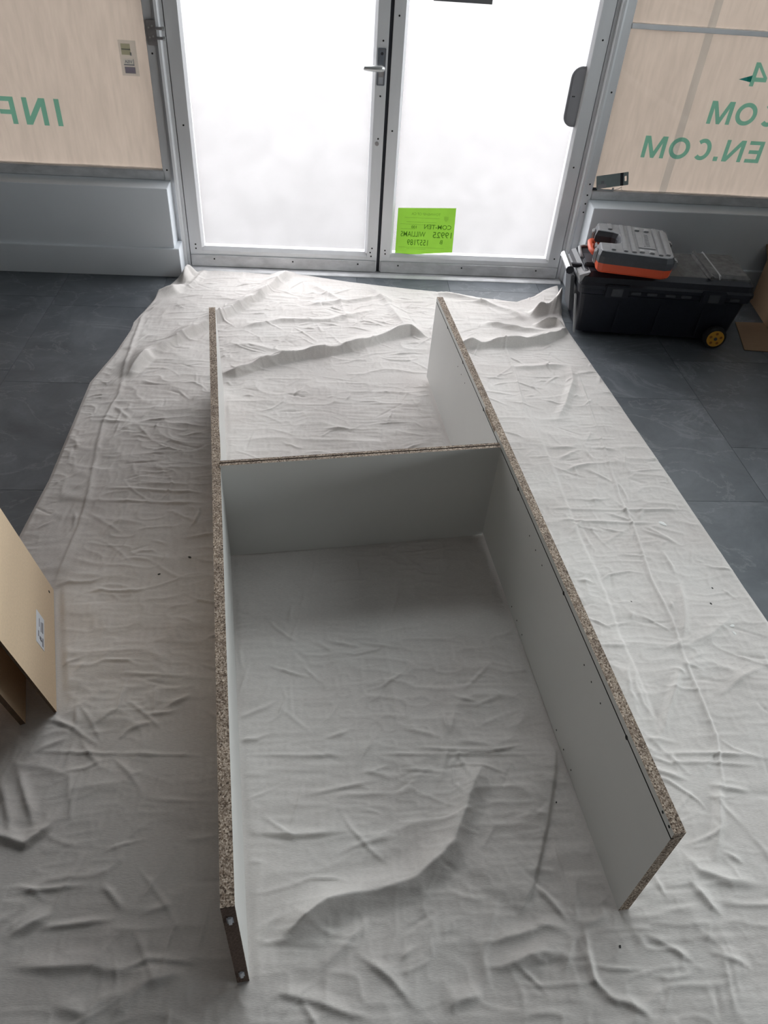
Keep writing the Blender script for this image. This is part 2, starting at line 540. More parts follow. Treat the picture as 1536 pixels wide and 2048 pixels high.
# two unseen windows added to the right wall for extra light: (y0, y1, z0, z1)
ADDED_WINDOWS = [(-2.05, -0.45, 1.35, 2.30), (-4.20, -2.20, 0.20, 0.90)]
wr = MB().box(XR, XR + 0.1, YB, -4.20, -0.1, ZC).box(XR, XR + 0.1, -2.20, -2.05, -0.1, ZC).box(XR, XR + 0.1, -0.45, 0.14, -0.1, ZC)
for (ya, yb, za, zb) in ADDED_WINDOWS:
    wr.box(XR, XR + 0.1, ya, yb, -0.1, za).box(XR, XR + 0.1, ya, yb, zb, ZC)
struct(wr.build('wall_right', M['wall']), 'grey painted side wall right of the storefront')
for k, (ya, yb, za, zb) in enumerate(ADDED_WINDOWS):
    w3 = empty('window_%d' % (3 + k), (XR, 0, 0))
    struct(w3, ('upper' if k == 0 else 'low') + ' window added in the right side wall for more light, outside the picture', 'window')
    box('pane', 0.04, 0.046, ya, yb, za, zb, M['clear'], w3)
    for q in ((ya, yb, za, za + 0.04), (ya, yb, zb - 0.04, zb), (ya, ya + 0.04, za, zb), (yb - 0.04, yb, za, zb)):
        box('frame_bar', 0.02, 0.07, *q, M['alu'], w3)
struct(box('wall_back', XL - 0.1, XR + 0.1, YB - 0.1, YB, -0.1, ZC, M['wall']), 'grey painted wall behind the camera')
struct(box('ceiling', XL - 0.1, XR + 0.1, YB - 0.1, 0.14, ZC, ZC + 0.1, M['ceiling']), 'grey ceiling of the shop', 'ceiling')

# low walls under the windows, with a deeper base board
def low_wall(side, x0, x1, bx0, bx1):
    w = MB()
    w.prism([(-0.108, 0.0), (0.10, 0.0), (0.10, 0.405), (-0.02, 0.405), (-0.108, 0.402)], x0, x1, axis=0)
    o = w.build('wall_front_' + side, M['paint'], bevel=0.002)
    struct(o, 'grey painted low wall under the %s paper-covered window' % side)
    b = MB().prism([(-0.122, 0.0), (-0.02, 0.0), (-0.02, 0.136), (-0.119, 0.136), (-0.122, 0.133)], bx0, bx1, axis=0).build('baseboard_' + side, M['paint'], bevel=0.0015)
    struct(b, 'tall grey base board along the low wall %s of the doors' % side, 'baseboard')
low_wall('left', XL, -0.966, XL, -0.943)
low_wall('right', 0.986, XR, 0.946, XR)

# ---- windows either side of the doors
def screw(parent, x, z, y=-0.001, r=0.004, mat='dark'):
    o = MB().cyl((x, y, z), (x, y + 0.003, z), r, 8).build('screw', M[mat], parent)
    return o

def side_window(num, sgn, label):
    W = empty('window_%d' % num, (0, 0, 0))
    struct(W, label, 'window')
    x0, x1 = (0.996, XR) if sgn > 0 else (XL, -0.989)
    box('bottom_rail', x0, x1, -0.003, 0.06, 0.4055, 0.447, M['alu_dirty'], W, bevel=0.003)
    box('top_rail', x0, x1, 0.0, 0.06, 3.10, ZC, M['alu'], W, bevel=0.003)
    box('muntin', x0, x1, -0.004, 0.04, 1.098, 1.116, M['alu'], W, bevel=0.002)
    box('pane', x0, x1, 0.010, 0.016, 0.447, 1.098, M['clear'], W)
    box('pane', x0, x1, 0.010, 0.016, 1.116, 3.10, M['clear'], W)
    return W, x0, x1

w1, a0, a1 = side_window(1, -1, 'left storefront window papered over on the outside')
w2, b0, b1 = side_window(2, 1, 'right storefront window papered over on the outside below added clear glass, with a cross bar')
LY = 0.0175

def letter(parent, ch, x0, x1, z0, z1, st):
    """one vinyl letter as read from inside (mirrored), between x0 and x1"""
    w, h, mb = x1 - x0, z1 - z0, MB()
    def poly(pts, flip=True):
        q = [((x1 - x) if flip else (x0 + x), z0 + z) for x, z in pts]
        mb.prism(q, LY, LY + 0.0006, axis=1)
    def ring(a0, a1, n=28):
        cx, cz, rx_, rz__ = (x0 + x1) / 2, (z0 + z1) / 2, w / 2, h / 2
        vs, fs = [], []
        for k in range(n + 1):
            t = math.radians(a0 + (a1 - a0) * k / n)
            for (rr_, y) in ((1, LY), (0, LY), (1, LY + 0.0006), (0, LY + 0.0006)):
                vs.append((cx + (rx_ - (0 if rr_ else st * 1.05)) * math.cos(t), y, cz + (rz__ - (0 if rr_ else st * 0.95)) * math.sin(t)))
        for k in range(n):
            i = 4 * k; j = i + 4
            fs += [(i, j, j + 1, i + 1), (i + 2, i + 3, j + 3, j + 2), (i, i + 2, j + 2, j), (i + 1, j + 1, j + 3, i + 3)]
        mb.add(vs, fs)
    d = st * 1.2
    if ch in 'I.': poly([(0, 0), (0, h), (w, h), (w, 0)])
    elif ch == 'N':
        k = h * st / (w - d)
        poly([(0, 0), (0, h), (d, h), (w - st, k), (w - st, h), (w, h), (w, 0), (w - d, 0), (st, h - k), (st, 0)])
    elif ch == 'M':
        e = st * 0.42
        poly([(0, 0), (0, h), (d * 1.1, h), (w / 2, 0.30 * h), (w - d * 1.1, h), (w, h), (w, 0), (w - st, 0), (w - st, 0.70 * h), (w / 2 + e, 0), (w / 2 - e, 0), (st, 0.70 * h), (st, 0)])
    elif ch == 'E':
        m0, m1 = h / 2 - st * 0.42, h / 2 + st * 0.42
        poly([(0, 0), (0, h), (w, h), (w, h - st * .85), (st, h - st * .85), (st, m1), (w * 0.9, m1), (w * 0.9, m0), (st, m0), (st, st * .85), (w, st * .85), (w, 0)])
    elif ch == 'F':
        m0, m1 = h * 0.44 - st * 0.42, h * 0.44 + st * 0.42
        poly([(0, 0), (0, h), (w, h), (w, h - st * .85), (st, h - st * .85), (st, m1), (w * 0.9, m1), (w * 0.9, m0), (st, m0), (st, 0)])
    elif ch == 'O': ring(0, 360, 40)
    elif ch == 'C': ring(-132, 132)
    elif ch == '4':
        bz0, bz1 = 0.20 * h, 0.38 * h
        sx0_, sx1_ = 0.20 * w, 0.20 * w + st
        poly([(sx0_, 0), (sx0_, h), (sx1_, h), (sx1_, 0)], False)
        poly([(0, bz0), (0, bz1), (sx0_, bz1), (sx0_, bz0)], False)
        poly([(sx1_, bz0), (sx1_, bz1), (w - st * 0.9, bz1), (sx1_, h * 0.80), (sx1_, h), (w, bz1), (w, bz0)], False)
    return mb.build('letter', M['letter'], parent)
for ch, xa, xb in (('I', -1.4205, -1.3995), ('N', -1.553, -1.458), ('F', -1.661, -1.588)):
    letter(w1, ch, xa, xb, 0.606, 0.712, 0.021)
for ch, xa, xb in (('M', 1.190, 1.297), ('O', 1.314, 1.412), ('C', 1.432, 1.514), ('N', 1.579, 1.671), ('E', 1.690, 1.760)):
    letter(w2, ch, xa, xb, 0.599, 0.692, 0.0185)
letter(w2, '.', 1.537, 1.558, 0.599, 0.618, 0.02)
for ch, xa, xb in (('M', 1.450, 1.557), ('O', 1.574, 1.672), ('C', 1.692, 1.774)):
    letter(w2, ch, xa, xb, 0.754, 0.847, 0.0185)
letter(w2, '4', 1.572, 1.660, 0.911, 1.003, 0.0185)
mesh_obj('teal_triangle', [(1.535, LY + .001, 0.935), (1.592, LY + .001, 0.953), (1.592, LY + .001, 0.926), (1.535, LY + .0016, 0.935), (1.592, LY + .0016, 0.953), (1.592, LY + .0016, 0.926)],
         [(0, 1, 2), (3, 4, 5), (0, 1, 4, 3), (1, 2, 5, 4), (2, 0, 3, 5)], M['teal'], w2)  # small dark teal triangle beside the digit

def paper(name, x0, x1, label, z1=3.12):
    nx, nz = 60, 60
    vs, fs = [], []
    z0 = 0.40
    for j in range(nz + 1):
        for i in range(nx + 1):
            x = x0 + (x1 - x0) * i / nx; z = z0 + (z1 - z0) * j / nz
            y = 0.032 + 0.003 * math.sin(x * 9 + 0.7 * z) + 0.002 * math.sin(x * 23 + z * 3) + 0.0015 * math.sin(z * 7 + x)
            vs.append((x, y, z))
    for j in range(nz):
        for i in range(nx):
            a = j * (nx + 1) + i
            fs.append((a, a + 1, a + nx + 2, a + nx + 1))
    o = mesh_obj(name, vs, fs, M['kraft'], smooth=True)
    return setp(o, label, 'paper', 'brown paper sheets over the shop windows')
paper('kraft_paper', XL, -0.975, 'sheet of brown kraft paper covering the left window')
kp = paper('kraft_paper', 0.975, XR, 'sheet of brown kraft paper covering the lower part of the right window, with a vertical seam', 1.45)  # stops short out of view; clear glass above is added to admit light
sm = box('seam', 1.327, 1.362, 0.0200, 0.0204, 0.44, 1.45, M['tape'], kp)

# sticker with payment marks on the left window
stk = empty('sticker', (-1.076, 0.0095, 0.881))
setp(stk, 'faded sticker with card payment marks on the left window', 'sticker')
def flat(name, x0, x1, z0, z1, mat, parent, y=0.0, t=0.0005):
    return box(name, x0, x1, y - t, y, z0, z1, mat, parent)
flat('film', -0.036, 0.034, -0.064, 0.064, M['decal'], stk)
flat('yellow_square', -0.027, 0.010, 0.012, 0.052, M['decal_yellow'], stk, -0.0006)
flat('mark_line', -0.026, 0.010, 0.030, 0.034, M['decal_ink'], stk, -0.0012)
flat('mark_block', 0.006, 0.013, 0.010, 0.022, M['decal_ink'], stk, -0.0012)
flat('white_panel', -0.024, 0.016, -0.024, -0.002, M['decal_panel'], stk, -0.0006)
flat('underline', -0.024, 0.018, -0.026, -0.0215, M['decal_ink'], stk, -0.0012)
flat('side_line', 0.0155, 0.018, -0.026, -0.002, M['decal_ink'], stk, -0.0012)
text_obj('print', 'VISA', 0.0155, M['decal_ink'], stk, (0.012, -0.0014, -0.0175), bold=0.0003)
flat('pink_border', -0.023, 0.020, -0.055, -0.031, M['decal_ink'], stk, -0.0006)
flat('pink_panel', -0.020, 0.017, -0.052, -0.034, M['decal_pink'], stk, -0.0012)

# ---- door frame (jambs, header, added clear transom)
fr = empty('trim_1', (0, 0, 0))
struct(fr, 'aluminium door frame around the double doors', 'door frame')
for s in (-1, 1):
    def pts(l): return [(s * x, y) for x, y in l]
    MB().prism(pts([(0.958, 0.0), (0.996, 0.0), (0.996, 0.08), (0.958, 0.08)]), 0.0, ZC).build('jamb_face', M['alu'], fr, bevel=0.0015)
    MB().prism(pts([(0.930, -0.004), (0.936, -0.014), (0.947, -0.016), (0.958, -0.006), (0.958, 0.08), (0.930, 0.08)]), 0.0, ZC).build('jamb_stop', M['alu'], fr)
    MB().prism(pts([(0.9165, 0.002), (0.930, 0.002), (0.930, 0.08), (0.9165, 0.08)]), 0.0, ZC).build('jamb_edge', M['alu'], fr, bevel=0.001)
    for z in ((0.905, 0.45, 0.30, 0.12) if s < 0 else (0.86, 0.475, 0.425, 0.385, 0.345)):
        screw(fr, s * 0.977, z)
    MB().box(s * 0.9145 - 0.002, s * 0.9145 + 0.002, 0.012, 0.05, 0.01, 2.12).build('gasket', M['gasket'], fr)
box('header', -0.996, 0.996, 0.0, 0.08, 2.135, 2.20, M['alu'], fr, bevel=0.003)
box('top_rail', -0.996, 0.996, 0.0, 0.08, 3.10, ZC, M['alu'], fr, bevel=0.003)
box('added_transom_pane', -0.93, 0.93, 0.018, 0.024, 2.20, 3.10, M['clear'], fr)  # unseen clear glass, added so more sky light comes over the doors
box('gasket', -0.0075, 0.0075, 0.0045, 0.04, 0.012, 2.12, M['gasket'], fr)
th = MB().prism([(-0.052, 0.0), (0.10, 0.0), (0.10, 0.010), (-0.036, 0.010), (-0.05, 0.003)], -0.93, 0.93, axis=0).build('trim_2', M['alu_dirty'], bevel=0.001)
struct(th, 'flat metal threshold under the double doors', 'threshold')

# bracket with two bolts on the left jamb
br = empty('latch_bracket', (-0.966, -0.012, 0.98))
setp(br, 'dull metal bracket with two bolts screwed to the left door jamb', 'bracket')
box('plate', -0.021, 0.021, -0.004, 0.012, -0.044, 0.044, M['steel'], br, bevel=0.002)
for dz in (0.018, -0.016):
    MB().cyl((0.018, -0.012, dz), (0.052, -0.012, dz), 0.0055, 10).build('bolt', M['steel'], br)
    MB().cyl((0.044, -0.012, dz), (0.054, -0.012, dz), 0.0085, 6).build('bolt_head', M['handle'], br)
for dx, dz in ((-0.010, 0.018), (0.004, 0.024), (-0.010, -0.016), (0.004, -0.012)):
    MB().cyl((dx, -0.0065, dz), (dx, -0.003, dz), 0.0035, 8).build('rivet', M['handle'], br)

# ---- the two doors
def door(num, s, label):
    """s=-1 left leaf, s=+1 right leaf"""
    D = empty('door_%d' % num, (0, 0, 0))
    struct(D, label, 'door')
    z0, z1 = 0.012, 2.125
    def P(l):
        return [(s * x, y) for x, y in l]
    # stiles with a sloping glazing bead towards the glass
    MB().prism(P([(0.857, 0.0), (0.913, 0.0), (0.913, 0.045), (0.857, 0.045)]), z0, z1).build('stile', M['alu'], D, bevel=0.0012)
    MB().prism(P([(0.845, 0.014), (0.857, 0.0015), (0.857, 0.045), (0.845, 0.045)]), 0.100, 2.02).build('glazing_bead', M['alu'], D)
    MB().prism(P([(0.0075, 0.0), (0.056, 0.0), (0.056, 0.045), (0.0075, 0.045)]), z0, z1).build('stile', M['alu'], D, bevel=0.0012)
    MB().prism(P([(0.056, 0.0015), (0.068, 0.014), (0.068, 0.045), (0.056, 0.045)]), 0.100, 2.02).build('glazing_bead', M['alu'], D)
    x0, x1 = sorted((s * 0.056, s * 0.857))
    box('top_rail', x0, x1, 0.0, 0.045, 2.03, z1, M['alu'], D, bevel=0.0012)
    box('bottom_rail', x0, x1, 0.0, 0.045, z0, 0.088, M['alu'], D, bevel=0.0012)
    MB().prism([(0.0015, 0.088), (0.045, 0.088), (0.045, 0.104), (0.014, 0.104)], x0, x1, axis=0).build('glazing_bead', M['alu'], D)
    k0, k1 = sorted((s * 0.0125, s * 0.910))
    box('kick_plate', k0, k1, -0.010, -0.0005, z0, 0.066, M['alu_dirty'], D, bevel=0.0015)
    g0, g1 = sorted((s * 0.060, s * 0.853))
    box('pane', g0, g1, 0.019, 0.025, 0.096, 2.028, M['glass'], D)
    for x in (0.10, 0.42, 0.80):
        screw(D, s * x, 0.050, y=-0.0115)
    return D

d1 = door(1, -1, 'left leaf of the aluminium double doors, with a lever handle')
d2 = door(2, 1, 'right leaf of the aluminium double doors, with a grey pull plate')
for x, z in ((-0.031, 0.795), (-0.031, 0.625), (-0.030, 1.0), (-0.882, 0.64), (-0.885, 0.115), (-0.885, 0.095), (-0.033, 0.128), (-0.041, 0.107), (-0.036, 0.088)):
    screw(d1, x, z)
for x, z in ((0.030, 0.66), (0.030, 1.09), (0.031, 0.12), (0.033, 0.103), (0.888, 1.05), (0.882, 0.545), (0.885, 0.11)):
    screw(d2, x, z)
MB().cyl((-0.035, -0.0025, 0.604), (-0.035, 0.004, 0.604), 0.0085, 14).build('lock_cylinder', M['steel'], d1)
# lever handle
hp = MB().box(-0.050, -0.016, -0.005, 0.001, 0.836, 0.974).build('lever_handle', M['bluish'], d1, bevel=0.002)
box('face_plate', -0.0455, -0.0205, -0.0068, -0.0045, 0.840, 0.970, M['steel'], hp, bevel=0.0015)
for z0_, z1_, m_ in ((0.900, 0.968, 'bluish'), (0.843, 0.868, 'decal_white')):
    box('inlay', -0.043, -0.023, -0.0080, -0.0066, z0_, z1_, M[m_], hp)
MB().cyl((-0.033, -0.009, 0.955), (-0.033, -0.004, 0.955), 0.006, 12).build('keyhole', M['gasket'], hp)
MB().cyl((-0.033, -0.030, 0.905), (-0.033, -0.004, 0.905), 0.0105, 14).build('spindle', M['handle'], hp)
lv = [(-0.022, -0.036, 0.905), (-0.036, -0.038, 0.905), (-0.060, -0.040, 0.905), (-0.085, -0.042, 0.905), (-0.106, -0.044, 0.906), (-0.109, -0.044, 0.906)]
MB().tube(lv, [0.009, 0.0125, 0.0125, 0.0105, 0.0085, 0.006], 14).build('lever', M['handle'], hp, smooth=True)
# pull plate fixed behind the right stile
pp = []
for a in range(0, 91, 15):
    t = math.radians(90 + a); pp.append((0.835 + 0.045 * math.cos(t), 0.905 + 0.045 * math.sin(t)))
for a in range(0, 91, 15):
    t = math.radians(180 + a); pp.append((0.835 + 0.045 * math.cos(t), 0.757 + 0.045 * math.sin(t)))
pp += [(0.858, 0.712), (0.858, 0.950)]
ppo = MB().prism(pp, 0.010, 0.0155, axis=1).build('pull_plate', M['plate'], d2, bevel=0.0012)
MB().prism(offset_poly(pp, 0.008), 0.0085, 0.010, axis=1).build('plate_face', M['plate'], ppo, bevel=0.0008)
for x in (0.812, 0.819):
    MB().cyl((x, 0.007, 0.834), (x, 0.009, 0.834), 0.0028, 8).build('screw', M['dark'], ppo)
# dark sheet taped to the right glass, only its bottom edge in view
sh = box('taped_sheet', 0.165, 0.405, 0.0155, 0.0175, 1.146, 1.46, M['sign'])
setp(sh, 'dark sheet taped to the right door glass, cut off by the frame', 'sheet')

# ---- green notice taped low on the right door
nt_ = empty('notice', (0.222, 0.017, 0.215))
setp(nt_, 'bright green permit notice taped to the right door glass', 'notice')
vs, fs = [], []
NX, NZ = 16, 12
for j in range(NZ + 1):
    for i in range(NX + 1):
        u, v = i / NX, j / NZ
        x = (u - 0.5) * 0.278 + 0.006 * (1 - v) * (u)
        z = (v - 0.5) * 0.215 + 0.010 * u + (0.012 * (1 - v) * (1 - u) * -1)
        y = -0.001 - 0.004 * (1 - v) ** 2 * math.sin(math.pi * u) - 0.0015 * (1 - v)
        vs.append((x, y, z))
for j in range(NZ):
    for i in range(NX):
        a = j * (NX + 1) + i
        fs.append((a, a + 1, a + NX + 2, a + NX + 1))
mesh_obj('sheet', vs, fs, M['note'], nt_, smooth=True)
def note_text(s, size, x, z, bold=0.0, mat='ink', shear=0.0, sx=1.0):
    text_obj('handwriting' if mat == 'ink' else 'print', s, size, M[mat], nt_, (x, -0.0085, z), bold=bold, shear=shear, sx=sx)
note_text('TOWNSHIP OF CA', 0.0165, 0.066, 0.080, 0.00015, 'ink_faint')
for (xa, xb, z) in ((-0.105, 0.062, 0.066), (-0.095, 0.050, 0.046), (-0.125, 0.04, 0.035), (-0.12, -0.05, 0.012), (-0.085, 0.01, -0.085), (-0.125, 0.10, -0.078)):
    box('print_line', xa, xb, -0.0088, -0.0084, z, z + 0.0016, M['ink_faint'], nt_)
mesh_obj('crest', [(0.085, -0.0088, 0.078), (0.107, -0.0088, 0.078), (0.106, -0.0088, 0.062), (0.096, -0.0088, 0.051), (0.086, -0.0088, 0.062)], [(0, 1, 2, 3, 4)], M['ink_faint'], nt_)
note_text('COM-TEN', 0.030, 0.125, 0.016, 0.00015)
note_text('100', 0.019, -0.045, 0.016, 0.00015)
note_text('19925', 0.041, 0.131, -0.026, 0.00015)
note_text('WILLIAMS', 0.036, 0.002, -0.024, 0.00015, 'ink', 0.0, 0.76)
note_text('1557189', 0.040, 0.018, -0.066, 0.00015, 'ink', 0.0, 0.78)
note_text('B', 0.028, 0.090, -0.056, 0.00015)

# ================================================================== cabinet carcass lying on the cloth
BZ = 0.002            # underside of the boards, just above the cloth
LA, RA = -0.1292, -0.0972
LP, RP = Vector((-0.382, -3.1156, BZ)), Vector((0.3449, -3.0174, BZ))
LLEN, RLEN, BH, BT = 2.0456, 2.0176, 0.3399, 0.0225
SHL, SHR = 1.1078, 1.1095
def axes(a, lean):
    d = Vector((math.sin(a), math.cos(a), 0)); n = Vector((math.cos(a), -math.sin(a), 0))
    z = Vector((0, 0, 1)) * math.cos(lean) + n * math.sin(lean)
    return d, n, z
ld, ln, lz = axes(LA, -0.0155)
rd, rn, rz_ = axes(RA, 0.0211)
carc = empty('cabinet_carcass', (0.0, -2.0, 0.0))
setp(carc, 'half-built white chipboard cabinet carcass, two long sides and a shelf, on the drop cloth', 'cabinet')
def world_to(parent, o):
    o.matrix_parent_inverse = Matrix.Translation(-Vector(parent.location))
    return o

def panel(name, origin, d, n, z, length, height, thick, outward, groove=None):
    """board standing on edge. local axes: x along, y across (away from the inside), z up"""
    if groove:
        g0, g1, gd = groove
        prof = [(0, 0), (thick, 0), (thick, height), (0, height), (0, g1), (gd, g1), (gd, g0), (0, g0)]
    else:
        prof = [(0, 0), (thick, 0), (thick, height), (0, height)]
    nseg = 1
    vs, fs = [], []
    m = len(prof)
    for k in range(nseg + 1):
        for (py, pz) in prof:
            vs.append((length * k / nseg, py, pz))
    for k in range(nseg):
        for i in range(m):
            j = (i + 1) % m
            fs.append((k * m + i, k * m + j, (k + 1) * m + j, (k + 1) * m + i))
    fs.append(tuple(range(m))); fs.append(tuple(range(nseg * m, (nseg + 1) * m)))
    o = mesh_obj(name, vs, fs, M['melamine'], carc)
    o.data.materials.append(M['chip']); o.data.materials.append(M['dark'])
    for p in o.data.polygons:
        c, nn = p.center, p.normal
        if abs(nn.z) > 0.9 and (c.z > height - 1e-4 or c.z < 1e-4): p.material_index = 1
        elif abs(nn.x) > 0.9: p.material_index = 1
        elif groove and 1e-5 < c.y < thick - 1e-4: p.material_index = 2
    a = d; b = n * outward; c = z
    mat = Matrix(((a.x, b.x, c.x, origin.x), (a.y, b.y, c.y, origin.y), (a.z, b.z, c.z, origin.z), (0, 0, 0, 1)))
    o.parent = carc
    o.matrix_parent_inverse = Matrix.Translation(-Vector(carc.location))
    o.matrix_basis = mat
    return o
left_side = panel('side_panel', LP, ld, ln, lz, LLEN, BH, BT, -1)
right_side = panel('side_panel', RP, rd, rn, rz_, RLEN, BH, BT, 1, groove=(0.3205, 0.3245, 0.005))

# near end of the left side: raw dark core with two plugs
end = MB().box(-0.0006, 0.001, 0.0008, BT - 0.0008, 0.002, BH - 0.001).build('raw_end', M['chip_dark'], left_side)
for zc in (0.292, 0.045):
    pz = []
    MB().box(-0.0045, 0.001, 0.006, 0.0165, zc - 0.014, zc + 0.014).build('plug', M['label'], left_side, bevel=0.003)
# chipped notches where the shelf meets the sides
for prt, s0 in ((left_side, SHL + 0.09), (right_side, SHR + 0.12)):
    mesh_obj('chipped_edge', [(s0 - 0.05, -0.0006, BH + .0004), (s0 + 0.07, -0.0006, BH + .0004), (s0 + 0.06, 0.008, BH + .0006), (s0 - 0.03, 0.006, BH + .0006), (s0 - 0.045, -0.0007, BH - 0.012), (s0 + 0.06, -0.0007, BH - 0.010)],
             [(0, 1, 2, 3), (0, 1, 5, 4)], M['chip'], prt)
# drilled holes on the inside of the right side
HOLES = [(0.197, .322, .0052), (0.568, .322, .0052), (0.938, .322, .0052), (1.309, .322, .0052), (1.583, .322, .0052), (1.819, .322, .005),
         (0.042, .334, .003), (0.016, .334, .003)]
for a in (0.303, 0.356, 0.400, 0.699, 0.752, 0.804, 1.527, 1.580, 1.630): HOLES.append((a, .278, .0022))
for a in (0.298, 0.350, 0.402, 0.692, 0.741, 0.791): HOLES.append((a, .018, .0022))
hole_mesh = {}
for a, z, r in HOLES:
    if r not in hole_mesh:
        o = MB().cyl((0, -0.0004, 0), (0, 0.002, 0), r, 10).build('pin_hole', M['dark'], right_side)
        hole_mesh[r] = o.data
    else:
        o = bpy.data.objects.new('pin_hole', hole_mesh[r]); col.objects.link(o); o.parent = right_side
    o.location = (a, 0, z)

# shelf between the sides: two faces with a grooved top edge
S0 = LP + ld * SHL; S1 = RP + rd * SHR
def shelf_pt(u, across, h):
    p0 = S0 + lz * h + ld * across; p1 = S1 + rz_ * h + rd * across
    e = Vector((0, 0, 0.007 * (1 - u) ** 3 if h < 0.01 else 0))
    return p0.lerp(p1, u) + e
prof = [(0, 0), (BT, 0), (BT, BH - 0.001), (BT * 0.62, BH - 0.001), (BT * 0.62, BH - 0.007), (BT * 0.44, BH - 0.007), (BT * 0.44, BH - 0.001), (0, BH - 0.001)]
vs, fs = [], []
NS = 12; m = len(prof)
for k in range(NS + 1):
    for (a, h) in prof: vs.append(shelf_pt(k / NS, a, h))
for k in range(NS):
    for i in range(m):
        j = (i + 1) % m
        fs.append((k * m + i, k * m + j, (k + 1) * m + j, (k + 1) * m + i))
fs.append(tuple(range(m))); fs.append(tuple(range(NS * m, (NS + 1) * m)))
shelf = mesh_obj('shelf', vs, fs, M['melamine'], carc)
world_to(carc, shelf)
shelf.data.materials.append(M['chip']); shelf.data.materials.append(M['groove'])
for p in shelf.data.polygons:
    if p.center.z > BH - 0.0012 + BZ - 0.0005 and abs(p.normal.z) > 0.8: p.material_index = 1
    elif p.center.z > BH - 0.009 + BZ and (abs(p.normal.z) > 0.8 or p.area < 0.0006): p.material_index = 2

